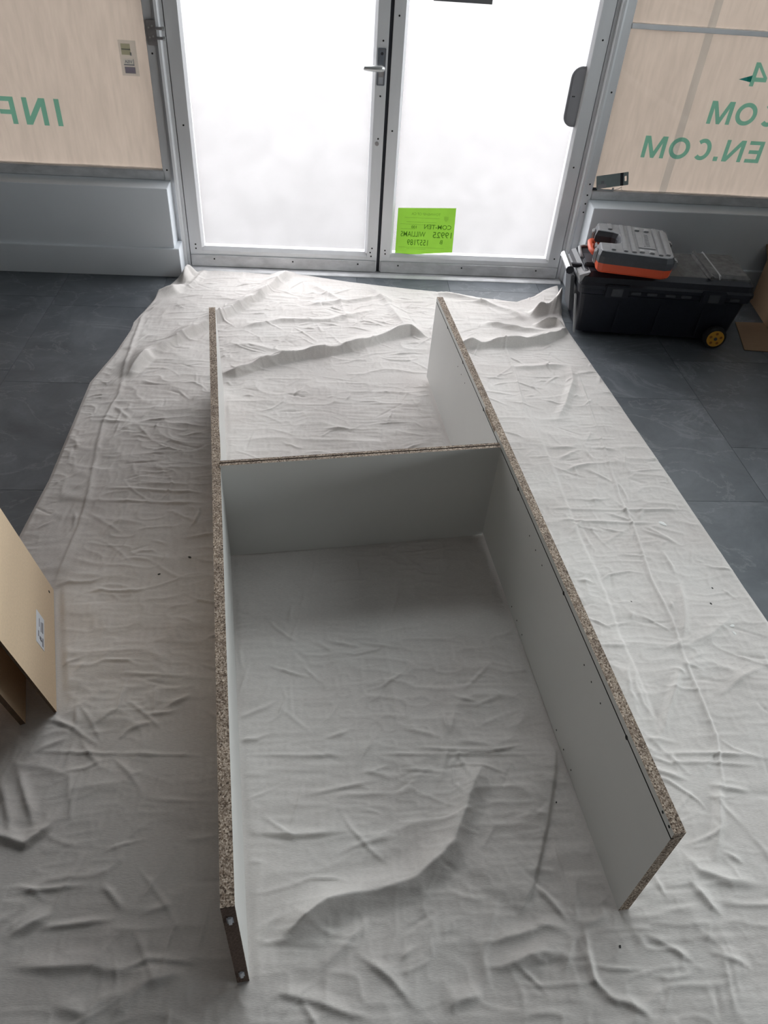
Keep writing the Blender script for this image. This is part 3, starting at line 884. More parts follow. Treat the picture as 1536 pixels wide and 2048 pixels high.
# ================================================================== drop cloth
FOLDS=[
('ridge',0.042,0.034,0.1,[(-1.024,-1.069),(-0.956,-0.875),(-0.859,-0.736),(-0.735,-0.566),(-0.559,-0.321),(-0.476,-0.141),(-0.404,-0.018)]),
('ridge',0.042,0.028,0.1,[(-0.684,-1.008),(-0.607,-1.004),(-0.516,-0.93),(-0.359,-0.861),(-0.153,-0.779),(-0.0,-0.683),(0.113,-0.621),(0.198,-0.652)]),
('ridge',0.008,0.03,0.04,[(-0.691,-0.782),(-0.57,-0.767),(-0.443,-0.81),(-0.36,-0.822)]),
('ridge',0.01,0.03,0.05,[(-0.373,-0.394),(-0.143,-0.325),(0.0,-0.262),(0.089,-0.36)]),
('ridge',0.012,0.03,0.05,[(-0.645,-0.627),(-0.456,-0.545),(-0.236,-0.531),(-0.006,-0.392)]),
('ridge',0.014,0.03,0.06,[(-0.054,-0.128),(0.032,-0.338),(0.078,-0.51),(0.107,-0.579)]),
('ridge',0.008,0.03,0.04,[(-0.358,-0.125),(-0.19,-0.329),(-0.148,-0.572)]),
('ridge',0.04,0.024,0.1,[(0.284,-0.762),(0.333,-0.733),(0.497,-0.715),(0.705,-0.667),(0.793,-0.606),(0.855,-0.521)]),
('ridge',0.02,0.03,0.04,[(0.44,-0.506),(0.529,-0.524),(0.66,-0.558),(0.79,-0.593)]),
('ridge',0.016,0.03,0.05,[(0.244,-0.21),(0.432,-0.261),(0.606,-0.374),(0.678,-0.489)]),
('ridge',0.08,0.035,0.05,[(0.682,-0.43),(0.751,-0.384),(0.828,-0.363),(0.875,-0.416)]),
('ridge',0.045,0.025,0.035,[(0.68,-0.509),(0.736,-0.515),(0.795,-0.511),(0.833,-0.576)]),
('ridge',0.11,0.05,0.05,[(0.795,-0.422),(0.863,-0.285),(0.926,-0.208)]),
('ridge',0.006,0.012,0.02,[(-1.095,-0.411),(-1.053,-0.576),(-1.048,-0.794),(-1.035,-0.991),(-1.02,-1.17),(-1.031,-1.254),(-1.036,-1.365),(-1.016,-1.567),(-0.992,-1.747),(-0.989,-1.841),(-0.987,-1.909),(-0.989,-2.014),(-0.994,-2.15)]),
('ridge',0.04,0.04,0.05,[(-1.09,-0.462),(-1.048,-0.359),(-0.958,-0.3),(-0.91,-0.205)]),
('ridge',0.07,0.04,0.05,[(-0.929,-0.219),(-0.913,-0.122),(-0.859,-0.088)]),
('ridge',0.02,0.03,0.04,[(-0.871,-0.019),(-0.846,-0.064),(-0.872,-0.19),(-0.917,-0.275)]),
('ridge',0.005,0.01,0.014,[(-1.006,-1.777),(-0.861,-1.777),(-0.613,-1.787)]),
('ridge',0.005,0.01,0.014,[(-0.974,-1.716),(-0.778,-1.724),(-0.611,-1.734)]),
('ridge',0.004,0.01,0.012,[(-0.996,-1.817),(-0.881,-1.902),(-0.837,-1.939)]),
('ridge',0.006,0.01,0.014,[(0.457,-1.789),(0.65,-1.791),(0.959,-1.786)]),
('ridge',0.005,0.01,0.014,[(0.453,-1.845),(0.633,-1.852),(0.85,-1.852)]),
('ridge',0.0045,0.0072,0.0126,[(-0.933,-2.641),(-0.756,-2.648),(-0.497,-2.658)]),
('ridge',0.003,0.006,0.0084,[(-0.441,-2.66),(-0.304,-2.663),(-0.177,-2.664)]),
('ridge',0.003,0.006,0.0084,[(-0.165,-2.662),(-0.014,-2.667),(0.163,-2.672),(0.294,-2.677)]),
('ridge',0.0075,0.0072,0.0126,[(0.533,-2.673),(0.651,-2.673),(0.816,-2.684)]),
('ridge',0.0053,0.0072,0.0098,[(0.537,-2.695),(0.666,-2.697),(0.804,-2.711)]),
('ridge',0.006,0.008,0.012,[(0.53,-0.556),(0.52,-0.738),(0.526,-0.944),(0.517,-1.096),(0.496,-1.304)]),
('ridge',0.006,0.008,0.012,[(0.798,-0.871),(0.761,-1.392),(0.735,-1.734),(0.739,-1.858),(0.717,-2.101),(0.724,-2.256),(0.71,-2.412),(0.708,-2.622),(0.665,-2.789)]),
('step',0.005,0.012,0,[(0.518,-0.984),(0.536,-1.43),(0.544,-1.632),(0.547,-1.93),(0.562,-2.161),(0.557,-2.327),(0.566,-2.41),(0.568,-2.549),(0.568,-2.661)]),
('ridge',0.014,0.03,0.03,[(0.78,-0.847),(0.757,-0.989),(0.678,-1.177),(0.614,-1.298)]),
('ridge',0.013,0.03,0.04,[(0.491,-0.891),(0.596,-0.898),(0.776,-0.86)]),
('ridge',0.005,0.01,0.014,[(0.738,-1.863),(0.663,-1.918),(0.583,-1.975)]),
('ridge',0.005,0.01,0.014,[(0.744,-1.87),(0.811,-1.916),(0.867,-1.965)]),
('ridge',0.006,0.01,0.02,[(0.552,-1.598),(0.642,-1.56),(0.721,-1.538)]),
('ridge',0.005,0.01,0.014,[(0.647,-1.574),(0.699,-1.614),(0.744,-1.655)]),
('ridge',0.009,0.018,0.021,[(0.81,-2.09),(0.768,-2.246),(0.715,-2.369)]),
('ridge',0.009,0.018,0.028,[(0.694,-2.369),(0.813,-2.318),(0.939,-2.228)]),
('ridge',0.028,0.045,0.06,[(-0.347,-3.073),(-0.292,-3.028),(-0.244,-2.993),(-0.195,-2.979),(-0.135,-2.971),(-0.062,-2.949),(-0.007,-2.91),(0.023,-2.88),(0.061,-2.804),(0.086,-2.746),(0.116,-2.697),(0.132,-2.672)]),
('ridge',0.0105,0.018,0.028,[(-0.348,-3.06),(-0.273,-3.013),(-0.195,-2.969)]),
('ridge',0.009,0.018,0.028,[(-0.253,-3.113),(-0.216,-3.073),(-0.152,-3.013)]),
('ridge',0.0075,0.0084,0.028,[(-0.424,-2.84),(-0.308,-2.85),(-0.245,-2.847),(-0.171,-2.84)]),
('step',0.009,0.007,0,[(0.306,-2.643),(0.279,-2.732),(0.24,-2.837),(0.207,-2.912),(0.179,-2.972),(0.143,-3.023)]),
('ridge',0.0105,0.018,0.021,[(0.703,-2.403),(0.586,-2.599),(0.531,-2.679)]),
('ridge',0.009,0.018,0.021,[(0.683,-2.708),(0.629,-2.84),(0.574,-2.947)]),
('ridge',0.0105,0.018,0.035,[(0.512,-2.892),(0.541,-2.946),(0.598,-2.968),(0.678,-2.975)]),
('ridge',0.0075,0.012,0.021,[(0.508,-2.956),(0.539,-3.016),(0.561,-3.041)]),
('ridge',0.0075,0.012,0.021,[(0.04,-3.074),(0.136,-3.057),(0.221,-3.035)]),
('ridge',0.0105,0.018,0.028,[(0.04,-3.106),(0.087,-3.111),(0.127,-3.103),(0.169,-3.089),(0.237,-3.094)]),
('ridge',0.0105,0.018,0.035,[(-0.035,-3.174),(0.008,-3.164),(0.049,-3.154)]),
('ridge',0.006,0.012,0.021,[(0.115,-2.95),(0.087,-3.026),(0.056,-3.096),(0.056,-3.154)]),
('ridge',0.0053,0.009,0.014,[(0.268,-3.013),(0.264,-3.068),(0.26,-3.137),(0.313,-3.203)]),
('ridge',0.006,0.012,0.021,[(0.369,-3.053),(0.438,-3.092),(0.491,-3.137)]),
('ridge',0.0067,0.012,0.021,[(0.258,-3.161),(0.32,-3.18),(0.366,-3.212)]),
('ridge',0.0075,0.012,0.021,[(0.73,-2.536),(0.842,-2.461),(0.941,-2.413)]),
('ridge',0.0053,0.0072,0.014,[(-0.744,-2.641),(-0.84,-2.578),(-0.94,-2.543)]),
('ridge',0.0053,0.0072,0.014,[(-0.744,-2.641),(-0.799,-2.559),(-0.847,-2.503)]),
('ridge',0.0053,0.0072,0.014,[(-0.744,-2.641),(-0.685,-2.695),(-0.637,-2.751)]),
('ridge',0.0045,0.0072,0.014,[(-0.744,-2.641),(-0.701,-2.587),(-0.637,-2.561)]),
('ridge',0.0045,0.0072,0.014,[(-0.74,-2.657),(-0.779,-2.687),(-0.832,-2.692)]),
('ridge',0.01,0.014,0.022,[(-0.974,-2.683),(-0.936,-2.742),(-0.902,-2.809),(-0.885,-2.852)]),
('ridge',0.01,0.014,0.022,[(-0.938,-2.66),(-0.904,-2.72),(-0.866,-2.788),(-0.845,-2.832)]),
('ridge',0.012,0.016,0.03,[(-0.967,-2.797),(-0.914,-2.835),(-0.859,-2.854),(-0.821,-2.817),(-0.805,-2.756)]),
('ridge',0.009,0.018,0.035,[(-0.85,-3.035),(-0.804,-3.008),(-0.76,-2.983)]),
('ridge',0.012,0.018,0.035,[(-0.837,-3.077),(-0.746,-3.083),(-0.676,-3.081),(-0.577,-3.105)]),
('ridge',0.0105,0.018,0.035,[(-0.74,-3.139),(-0.666,-3.158),(-0.576,-3.109)]),
('ridge',0.0105,0.018,0.035,[(-0.628,-3.173),(-0.57,-3.115),(-0.493,-3.095)]),
('ridge',0.0045,0.0072,0.014,[(-0.65,-2.873),(-0.557,-2.978),(-0.507,-3.047)]),
('ridge',0.0037,0.0072,0.014,[(-0.488,-3.098),(-0.475,-3.017),(-0.466,-2.933)]),
('ridge',0.0045,0.0072,0.014,[(-0.877,-2.95),(-0.785,-2.943),(-0.69,-2.936)]),
('ridge',0.0045,0.0072,0.014,[(-0.652,-3.104),(-0.569,-3.074),(-0.457,-3.087)]),
('ridge',0.0037,0.006,0.014,[(-0.323,-3.185),(-0.289,-3.141),(-0.253,-3.119)]),
('ridge',0.0075,0.012,0.028,[(-0.377,-3.169),(-0.325,-3.14),(-0.252,-3.158),(-0.163,-3.191)]),
('ridge',0.006,0.012,0.021,[(-0.196,-3.07),(-0.123,-3.123),(-0.064,-3.189)]),
]

def vnoise(x, y, scale, seed):
    r = np.random.default_rng(seed)
    g = r.random((256, 256)) * 2 - 1
    X = x * scale + 1000; Y = y * scale + 1000
    xi = np.floor(X).astype(int); yi = np.floor(Y).astype(int)
    fx = X - xi; fy = Y - yi
    fx = fx * fx * fx * (fx * (fx * 6 - 15) + 10); fy = fy * fy * fy * (fy * (fy * 6 - 15) + 10)
    g00 = g[xi % 256, yi % 256]; g10 = g[(xi + 1) % 256, yi % 256]
    g01 = g[xi % 256, (yi + 1) % 256]; g11 = g[(xi + 1) % 256, (yi + 1) % 256]
    return (g00 * (1 - fx) + g10 * fx) * (1 - fy) + (g01 * (1 - fx) + g11 * fx) * fy

def build_cloth():
    lx = np.array([(-1.20, -4.1), (-1.17, -2.6), (-1.15, -1.97), (-1.136, -1.67), (-1.147, -1.083), (-1.10, -0.85), (-1.078, -0.66), (-1.08, -0.49), (-0.985, -0.20), (-0.93, -0.05), (-0.93, 0.05)])
    rx = np.array([(1.16, -4.1), (1.02, -2.4), (1.008, -2.266), (0.962, -1.735), (0.893, -1.005), (0.850, -0.59), (0.843, -0.50), (0.848, -0.40), (0.875, -0.25), (0.90, -0.12), (0.92, 0.0)])
    fy_ = np.array([(-1.2, -0.50), (-1.08, -0.48), (-1.02, -0.26), (-0.955, -0.125), (-0.90, -0.055), (-0.776, -0.035), (-0.60, -0.050), (-0.50, -0.060), (-0.415, -0.030), (-0.32, -0.060), (-0.139, -0.112), (0.297, -0.19), (0.55, -0.250), (0.66, -0.272), (0.76, -0.205), (0.84, -0.120), (0.90, -0.075), (1.2, -0.06)])
    NXC, NYC = 600, 1080
    yn = -3.95
    s = np.linspace(0, 1, NXC + 1); t = np.linspace(0, 1, NYC + 1) ** 0.92
    Sg, Tg = np.meshgrid(s, t)
    Y0 = yn + Tg * (-0.12 - yn)
    X = 0; Y = Y0
    for _ in range(4):
        xl = np.interp(Y, lx[:, 1], lx[:, 0]); xr = np.interp(Y, rx[:, 1], rx[:, 0])
        X = xl + Sg * (xr - xl)
        Y = yn + Tg * (np.interp(X, fy_[:, 0], fy_[:, 1]) - yn)
    Z = np.zeros_like(X)
    # broad softness
    Z += 0.0035 * vnoise(X, Y, 3.3, 1) + 0.0022 * vnoise(X, Y, 8, 2)
    wx = X + 0.02 * vnoise(X, Y, 7, 11); wy = Y + 0.02 * vnoise(X, Y, 7, 12)
    for sc, am, sd in ((9, 0.0038, 3), (19, 0.0024, 4), (38, 0.0013, 5)):
        nz = vnoise(wx * 0.75, wy * 1.35, sc, sd)
        Z += am * (1 - np.abs(nz)) ** 3 * (0.4 + 0.6 * np.clip(vnoise(X, Y, 2.5, sd + 20) + 0.5, 0, 1))
    Z += 0.0007 * vnoise(X * 0.25, Y * 1.6, 60, 6) * (0.5 + vnoise(X, Y, 4, 41)) + 0.0004 * vnoise(X * 1.5, Y * 0.4, 60, 7)
    # helper: signed distance to a polyline (positive = away from the camera / left-hand side)
    def poly_dist(P, mrg):
        P = np.array(P, float)
        lo = P.min(0) - mrg; hi = P.max(0) + mrg
        idx = np.nonzero((X > lo[0]) & (X < hi[0]) & (Y > lo[1]) & (Y < hi[1]))
        if len(idx[0]) == 0: return None
        x, y = X[idx], Y[idx]
        best = np.full(x.shape, 1e9); sd = np.zeros(x.shape); tt = np.zeros(x.shape)
        seg = np.hypot(*(P[1:] - P[:-1]).T); tot = seg.sum(); acc = 0
        for k in range(len(P) - 1):
            a = P[k]; d = P[k + 1] - a; L = seg[k]
            if L < 1e-6: continue
            u = np.clip(((x - a[0]) * d[0] + (y - a[1]) * d[1]) / (L * L), 0, 1)
            ex = x - a[0] - u * d[0]; ey = y - a[1] - u * d[1]
            dist = np.hypot(ex, ey)
            sg = np.sign(d[0] * ey - d[1] * ex)
            w = dist < best
            best[w] = dist[w]; sd[w] = (dist * sg)[w]; tt[w] = ((acc + u * L) / tot)[w]
            acc += L
        return idx, best, sd, tt
    WOB = 0.85 + 0.35 * vnoise(X, Y, 14, 31)
    def wob(idx): return WOB[idx]
    def ridge(P, h, wn, wf, taper=0.4):
        if P[0][0] > P[-1][0] + 0.02: P = P[::-1]
        r = poly_dist(P, 3 * max(wn, wf))
        if r is None: return
        idx, dist, sd, tt = r
        wdt = np.where(sd > 0, wf, wn)
        q = dist / wdt
        prof = np.where(q < 1, (1 - q) ** 2 * (1 + 0.6 * q), 0)
        # end taper
        LL = sum(math.dist(P[i], P[i + 1]) for i in range(len(P) - 1))
        e = np.clip(np.minimum(tt, 1 - tt) / min(taper, 0.10 / LL), 0, 1)
        e = e * e * (3 - 2 * e)
        Z[idx] += h * prof * e * wob(idx)
    def step(P, h, w):
        r = poly_dist(P, 0.35)
        if r is None: return
        idx, dist, sd, tt = r
        # a lapped layer: full height just to the right/left of the line, melting away over 30 cm
        k = np.clip((-sd) / w + 0.5, 0, 1); k = k * k * (3 - 2 * k)
        fade = np.clip(1 - dist / 0.30, 0, 1)
        e = np.clip(np.minimum(tt, 1 - tt) / 0.1, 0, 1)
        Z[idx] += h * k * fade * e
    for kind, h, wn, wf, P in FOLDS:
        if kind == 'ridge': ridge(P, h, wn, wf)
        else: step(P, h, wn)
    # many short sharp creases, mostly along or across the weave
    rr = np.random.default_rng(21)
    for i in range(1000):
        cx, cy = rr.uniform(-1.1, 1.05), rr.uniform(-3.3, -0.15)
        base = rr.choice([0.0, 0.0, math.pi / 2, 0.6, -0.6, 1.1])
        a = base + rr.normal(0, 0.22); L = rr.uniform(0.04, 0.22)
        bend = rr.normal(0, 0.12)
        P = []
        for k in range(4):
            u = k / 3 - 0.5
            P.append((cx + u * L * math.cos(a + bend * u * 3), cy + u * L * math.sin(a + bend * u * 3)))
        sgn = 1 if rr.random() < 0.75 else -0.6
        ridge(P, sgn * rr.uniform(0.0018, 0.0062), rr.uniform(0.005, 0.011), rr.uniform(0.006, 0.015), taper=0.5)
    # radiating pinches
    for (cx, cy, n, R) in ((-0.82, -2.60, 7, 0.16), (0.90, -0.90, 7, 0.15), (0.76, -1.85, 6, 0.16), (0.05, -2.63, 6, 0.14), (-0.30, -0.55, 5, 0.15), (0.62, -2.75, 6, 0.18), (-0.62, -3.0, 6, 0.17), (-0.93, -1.35, 6, 0.15), (0.25, -3.05, 6, 0.16), (0.68, -1.45, 5, 0.14)):
        for k in range(n):
            a = 2 * math.pi * k / n + rr.normal(0, 0.25); L = R * rr.uniform(0.5, 1.1)
            ridge([(cx + 0.01 * math.cos(a), cy + 0.01 * math.sin(a)), (cx + L * math.cos(a), cy + L * math.sin(a))], rr.uniform(0.003, 0.007), 0.010, 0.016, 0.4)
    # pressed flat under the boards
    def flatten(p0, d, n, length, thick, z, w=0.02):
        ax = (X - p0[0]) * d[0] + (Y - p0[1]) * d[1]; ac = (X - p0[0]) * n[0] + (Y - p0[1]) * n[1]
        dx = np.maximum(np.maximum(-ax, ax - length), 0); dy = np.maximum(np.maximum(-ac, ac - thick), 0)
        q = np.clip(np.hypot(dx, dy) / w, 0, 1); q = q * q * (3 - 2 * q)
        Z[:] = np.where(q < 1, Z * q + z * (1 - q), Z)
    base = 0.0030
    Z -= np.percentile(Z, 3); Z[:] = np.maximum(Z, 0.0) + 0.0016
    for (p0, d, n, L) in ((LP - ln * BT, ld, ln, LLEN), (RP, rd, rn, RLEN)):
        flatten((p0.x, p0.y), (d.x, d.y), (n.x, n.y), L, BT, 0.0030)
    sd_ = (S1 - S0).normalized(); sn_ = Vector((-sd_.y, sd_.x, 0))
    flatten((S0.x, S0.y), (sd_.x, sd_.y), (sn_.x, sn_.y), (S1 - S0).length, BT, 0.0030)
    for (p0, d, n, L, T) in PRESS:
        flatten(p0, d, n, L, T, 0.0030)
    # the outer rim lies on the tiles
    edge = np.minimum(np.minimum(Sg, 1 - Sg) * 2.1, (1 - Tg) * 3.8)
    Zr = np.clip(edge / 0.012, 0, 1)
    keep = np.where((X > 0.55) & (Y > -0.5), 0.75, 0.25)
    Z[:] = Z * (keep + (1 - keep) * Zr)
    nx, ny = NXC + 1, NYC + 1
    V = np.stack([X, Y, Z], -1).reshape(-1, 3).astype(np.float32)
    a = (np.arange(NYC)[:, None] * nx + np.arange(NXC)[None, :]).reshape(-1)
    Q = np.stack([a, a + 1, a + nx + 1, a + nx], -1).astype(np.int32)
    me = bpy.data.meshes.new('drop_cloth')
    me.vertices.add(len(V)); me.vertices.foreach_set('co', V.ravel())
    me.loops.add(Q.size); me.loops.foreach_set('vertex_index', Q.ravel())
    me.polygons.add(len(Q)); me.polygons.foreach_set('loop_start', np.arange(0, Q.size, 4, dtype=np.int32))
    me.polygons.foreach_set('use_smooth', np.ones(len(Q), bool))
    me.update(calc_edges=True)
    me.materials.append(M['cloth'])
    o = bpy.data.objects.new('drop_cloth', me); col.objects.link(o)
    setp(o, 'wrinkled off-white canvas drop cloth spread over the dark tile floor', 'drop cloth')
    return X, Y, Z

# ================================================================== leaning hardboard panels on the left
MA, MBp = Vector((-0.991, -2.150, 0.004)), Vector((-0.879, -2.539, 0.004))
mab = (MBp - MA).normalized(); mlen = (MBp - MA).length
mn = Vector((mab.y, -mab.x, 0)); TH = math.radians(80)
md = mn * math.cos(TH) + Vector((0, 0, 1)) * math.sin(TH)
mo = md.cross(mab).normalized()
if mo.x < 0: mo = -mo
PRESS = [((MA.x + mn.x * 0.02, MA.y + mn.y * 0.02), (mab.x, mab.y), (-mn.x, -mn.y), mlen, 0.03),
         ((MA.x + mn.x * 0.085, MA.y + mn.y * 0.085), (mab.x, mab.y), (-mn.x, -mn.y), mlen + .02, 0.03)]
def hardboard(origin, height, label, tk=0.006):
    m4 = Matrix(((mab.x, md.x, mo.x, origin.x), (mab.y, md.y, mo.y, origin.y), (mab.z, md.z, mo.z, origin.z), (0, 0, 0, 1)))
    o = MB().box(0, mlen, 0, height, -tk, 0).build('hardboard_panel', M['mdf'])
    o.data.materials.append(M['mdf_edge'])
    for p in o.data.polygons:
        if abs(p.normal.z) < 0.5: p.material_index = 1
    o.matrix_world = m4
    setp(o, label, 'board', 'boards leaning at the left edge')
    return o
hb1 = hardboard(MA + Vector((0, 0, 0.0012)), 0.95, 'tan hardboard panel with a white label, leaning at the left edge of the cloth')
lb = MB().box(0.167, 0.270, 0.067, 0.112, 0.0, 0.0006).build('label', M['label'], hb1)
lb['label'] = 'white printed label'
for (a0_, a1_, b0_, b1_) in ((0.185, 0.220, 0.074, 0.079), (0.190, 0.222, 0.083, 0.087), (0.185, 0.212, 0.094, 0.097), (0.236, 0.262, 0.073, 0.078), (0.240, 0.250, 0.084, 0.094), (0.228, 0.246, 0.098, 0.102), (0.246, 0.252, 0.080, 0.090)):
    MB().box(a0_, a1_, b0_, b1_, 0.0006, 0.0009).build('print', M['print'], lb)
MB().cyl((0.035, 0.031, -0.001), (0.035, 0.031, 0.0005), 0.0042, 10).build('hole', M['dark'], hb1)
hb2 = hardboard(MA + mn * 0.068 + mab * 0.012 + Vector((0, 0, 0.0012)), 0.90, 'second hardboard panel half hidden in shade behind the labelled one', 0.012)
# carton out of view that the panels lean on
CX0 = MA + mn * 0.30 - mab * 0.05
bx = empty('carton', tuple(CX0 + mn * 0.17 + mab * 0.22), math.atan2(mab.y, mab.x))
setp(bx, 'tall brown carton behind the leaning hardboard panels, outside the picture', 'box')
for nm, a in (('wall_panel', (-0.25, 0.25, -0.15, -0.145, 0.001, 0.75)), ('wall_panel', (-0.25, 0.25, 0.145, 0.15, 0.001, 0.75)),
              ('wall_panel', (-0.25, -0.245, -0.145, 0.145, 0.001, 0.75)), ('wall_panel', (0.245, 0.25, -0.145, 0.145, 0.001, 0.75))):
    box(nm, *a, M['cardboard'], bx)
box('flap', -0.25, 0.25, -0.15, -0.001, 0.75, 0.755, M['cardboard'], bx)
box('flap', -0.25, 0.25, 0.001, 0.15, 0.75, 0.755, M['cardboard'], bx)

CX, CY, CZ = build_cloth()
def cloth_z(x, y):
    k = np.argmin((CX - x) ** 2 + (CY - y) ** 2)
    return float(CZ.ravel()[k])
CRUMBS = [(-0.642, -2.023, 0.0039), (-0.718, -2.091, 0.0033), (0.269, -2.79, 0.002), (0.896, -2.135, 0.0026), (0.865, -2.199, 0.0033), (0.329, -3.083, 0.0026), (0.628, -2.194, 0.002)]
FLAKES = [(0.84, -1.854, 0.01, 'larger white dried paint flake on the cloth near the bare tiles'), (0.892, -2.283, 0.006, 'small white paint fleck on the cloth close to its right edge'), (0.888, -2.31, 0.005, 'smallest white paint fleck just below the other small one')]

# ================================================================== rolling tool box
tb = empty('tool_box', (1.215, -0.475, 0.0), math.radians(-4.2))
setp(tb, 'black rolling tool box with yellow-hubbed wheels against the right low wall', 'tool box')
def ring(w, d, r, z, cx=0.0, cy=0.0):
    return [(x, y, z) for x, y in rrect(w, d, r, 4, cx, cy)]
MB().loft([ring(0.675, 0.255, 0.015, 0.022), ring(0.70, 0.28, 0.018, 0.12), ring(0.722, 0.300, 0.02, 0.205),
           ring(0.752, 0.325, 0.022, 0.215), ring(0.756, 0.330, 0.022, 0.236)]).build('body', M['black'], tb)
lid = MB().loft([ring(0.764, 0.336, 0.024, 0.238), ring(0.764, 0.336, 0.024, 0.252), ring(0.750, 0.322, 0.024, 0.262), ring(0.744, 0.312, 0.026, 0.285),
                 ring(0.720, 0.262, 0.03, 0.302)]).build('lid', M['black'], tb)
lid['label'] = 'dusty black lid'
# raised treaded block on the right half of the lid
MB().loft([ring(0.20, 0.285, 0.02, 0.286, 0.262), ring(0.19, 0.262, 0.02, 0.306, 0.262), ring(0.165, 0.225, 0.02, 0.316, 0.262)]).build('raised_block', M['dusty'], lid)
tr = MB()
for i in range(7):
    for j in range(9):
        x = 0.075 + i * 0.018; y = -0.108 + j * 0.026 + (0.013 if i % 2 else 0)
        s_ = 1 if (i + j) % 2 else -1
        tr.add([(x - 0.006, y - 0.004 * s_, 0.3025), (x, y - 0.003, 0.3060), (x + 0.006, y + 0.004 * s_, 0.3025), (x, y + 0.003, 0.3060)], [(0, 1, 2, 3)])
box('tread_plate', 0.055, 0.172, -0.128, 0.128, 0.300, 0.3025, M['dusty'], lid)
tro = tr.build('tread', M['dusty'], lid); tro['kind'] = 'stuff'
box('ridge', 0.174, 0.188, -0.145, 0.135, 0.300, 0.3175, M['dusty'], lid, bevel=0.003)
box('ridge', 0.215, 0.222, -0.138, 0.130, 0.300, 0.3185, M['greyplastic'], lid, bevel=0.002)
box('lid_groove', -0.34, 0.05, -0.055, 0.055, 0.3005, 0.304, M['dgrey'], lid, bevel=0.003)
# carry handle at the left of the lid (frame around a dark recess)
hr = MB()
box('recess', -0.340, -0.262, 0.030, 0.118, 0.3015, 0.3035, M['gasket'], lid)
MB().tube([(-0.352, 0.005, 0.302), (-0.350, 0.060, 0.306), (-0.343, 0.112, 0.307), (-0.325, 0.126, 0.307), (-0.275, 0.126, 0.307), (-0.256, 0.112, 0.307), (-0.250, 0.005, 0.302)], 0.008, 8).build('carry_handle', M['greyplastic'], lid, smooth=True)
# telescopic pull handle at the left end
ph = empty('pull_handle', (0, 0, 0), parent=tb)
MB().cyl((-0.425, -0.125, 0.296), (-0.425, 0.035, 0.300), 0.0155, 18).build('grip', M['chrome'], ph, smooth=False)
MB().cyl((-0.425, -0.127, 0.296), (-0.425, -0.120, 0.296), 0.0175, 8).build('end_cap', M['gasket'], ph)
box('arm', -0.415, -0.345, -0.070, -0.048, 0.285, 0.300, M['gasket'], ph, bevel=0.003)
box('sleeve', -0.356, -0.235, -0.085, -0.035, 0.298, 0.318, M['dgrey'], ph, bevel=0.004)
# light bracket strips at the left end
MB().prism([(-0.376, 0.250), (-0.372, 0.250), (-0.340, 0.303), (-0.385, 0.286)], -0.150, -0.070, axis=1).build('end_bracket', M['greyplastic'], tb, bevel=0.002)
MB().prism([(-0.386, 0.200), (-0.378, 0.200), (-0.345, 0.022), (-0.352, 0.022)], -0.150, -0.138, axis=1).build('end_strip', M['greyplastic'], tb, bevel=0.001)
MB().prism([(-0.408, 0.262), (-0.390, 0.262), (-0.368, 0.10), (-0.382, 0.10)], -0.10, 0.02, axis=1).build('end_plate', M['dgrey'], tb, bevel=0.003)
# latches and seam blocks on the front
for x in (-0.215, 0.205):
    lt = MB().box(x - 0.052, x + 0.052, -0.176, -0.160, 0.206, 0.262).build('latch', M['black'], tb, bevel=0.004)
    box('latch_clip', x - 0.024, x + 0.024, -0.180, -0.175, 0.214, 0.250, M['dgrey'], lt, bevel=0.002)
for x in (-0.13, -0.06, 0.02, 0.09, 0.30):
    box('seam_block', x - 0.022, x + 0.022, -0.1695, -0.160, 0.222, 0.234, M['dgrey'], tb, bevel=0.002)
for x in (-0.18, 0.0, 0.19):
    MB().box(x - 0.003, x + 0.003, -0.1485, -0.138, 0.04, 0.18).build('body_rib', M['black'], tb)
# wheels
def wheel(yc, sgn):
    wv = empty('wheel', (0.275, yc, 0.05), parent=tb)
    n = 28
    prof = [(0.030, -0.014), (0.047, -0.014), (0.050, -0.009), (0.050, 0.009), (0.047, 0.014), (0.030, 0.014)]
    rings = [[(r * math.cos(2 * math.pi * k / n), y, r * math.sin(2 * math.pi * k / n)) for k in range(n)] for r, y in prof]
    MB().loft(rings).build('tyre', M['tyre'], wv, smooth=False)
    rim = MB().cyl((0, -0.0165, 0), (0, 0.0165, 0), 0.0375, n).build('rim', M['yellow'], wv)
    for k in range(5):
        a = 2 * math.pi * k / 5 + 0.3
        MB().cyl((0.024 * math.cos(a), -0.0172, 0.024 * math.sin(a)), (0.024 * math.cos(a), -0.0150, 0.024 * math.sin(a)), 0.0065, 8).build('rim_hole', M['yellow_dark'], rim)
    MB().cyl((0, -0.0195, 0), (0, -0.016, 0), 0.0075, 12).build('hub', M['dgrey'], rim)
wheel(-0.165, -1)
wheel(0.150, 1)
box('axle_housing', 0.235, 0.315, -0.15, 0.135, 0.030, 0.075, M['black'], tb, bevel=0.006)
for x in (-0.27, -0.10):
    box('foot', x - 0.03, x + 0.03, -0.10, 0.10, 0.0, 0.022, M['black'], tb, bevel=0.003)

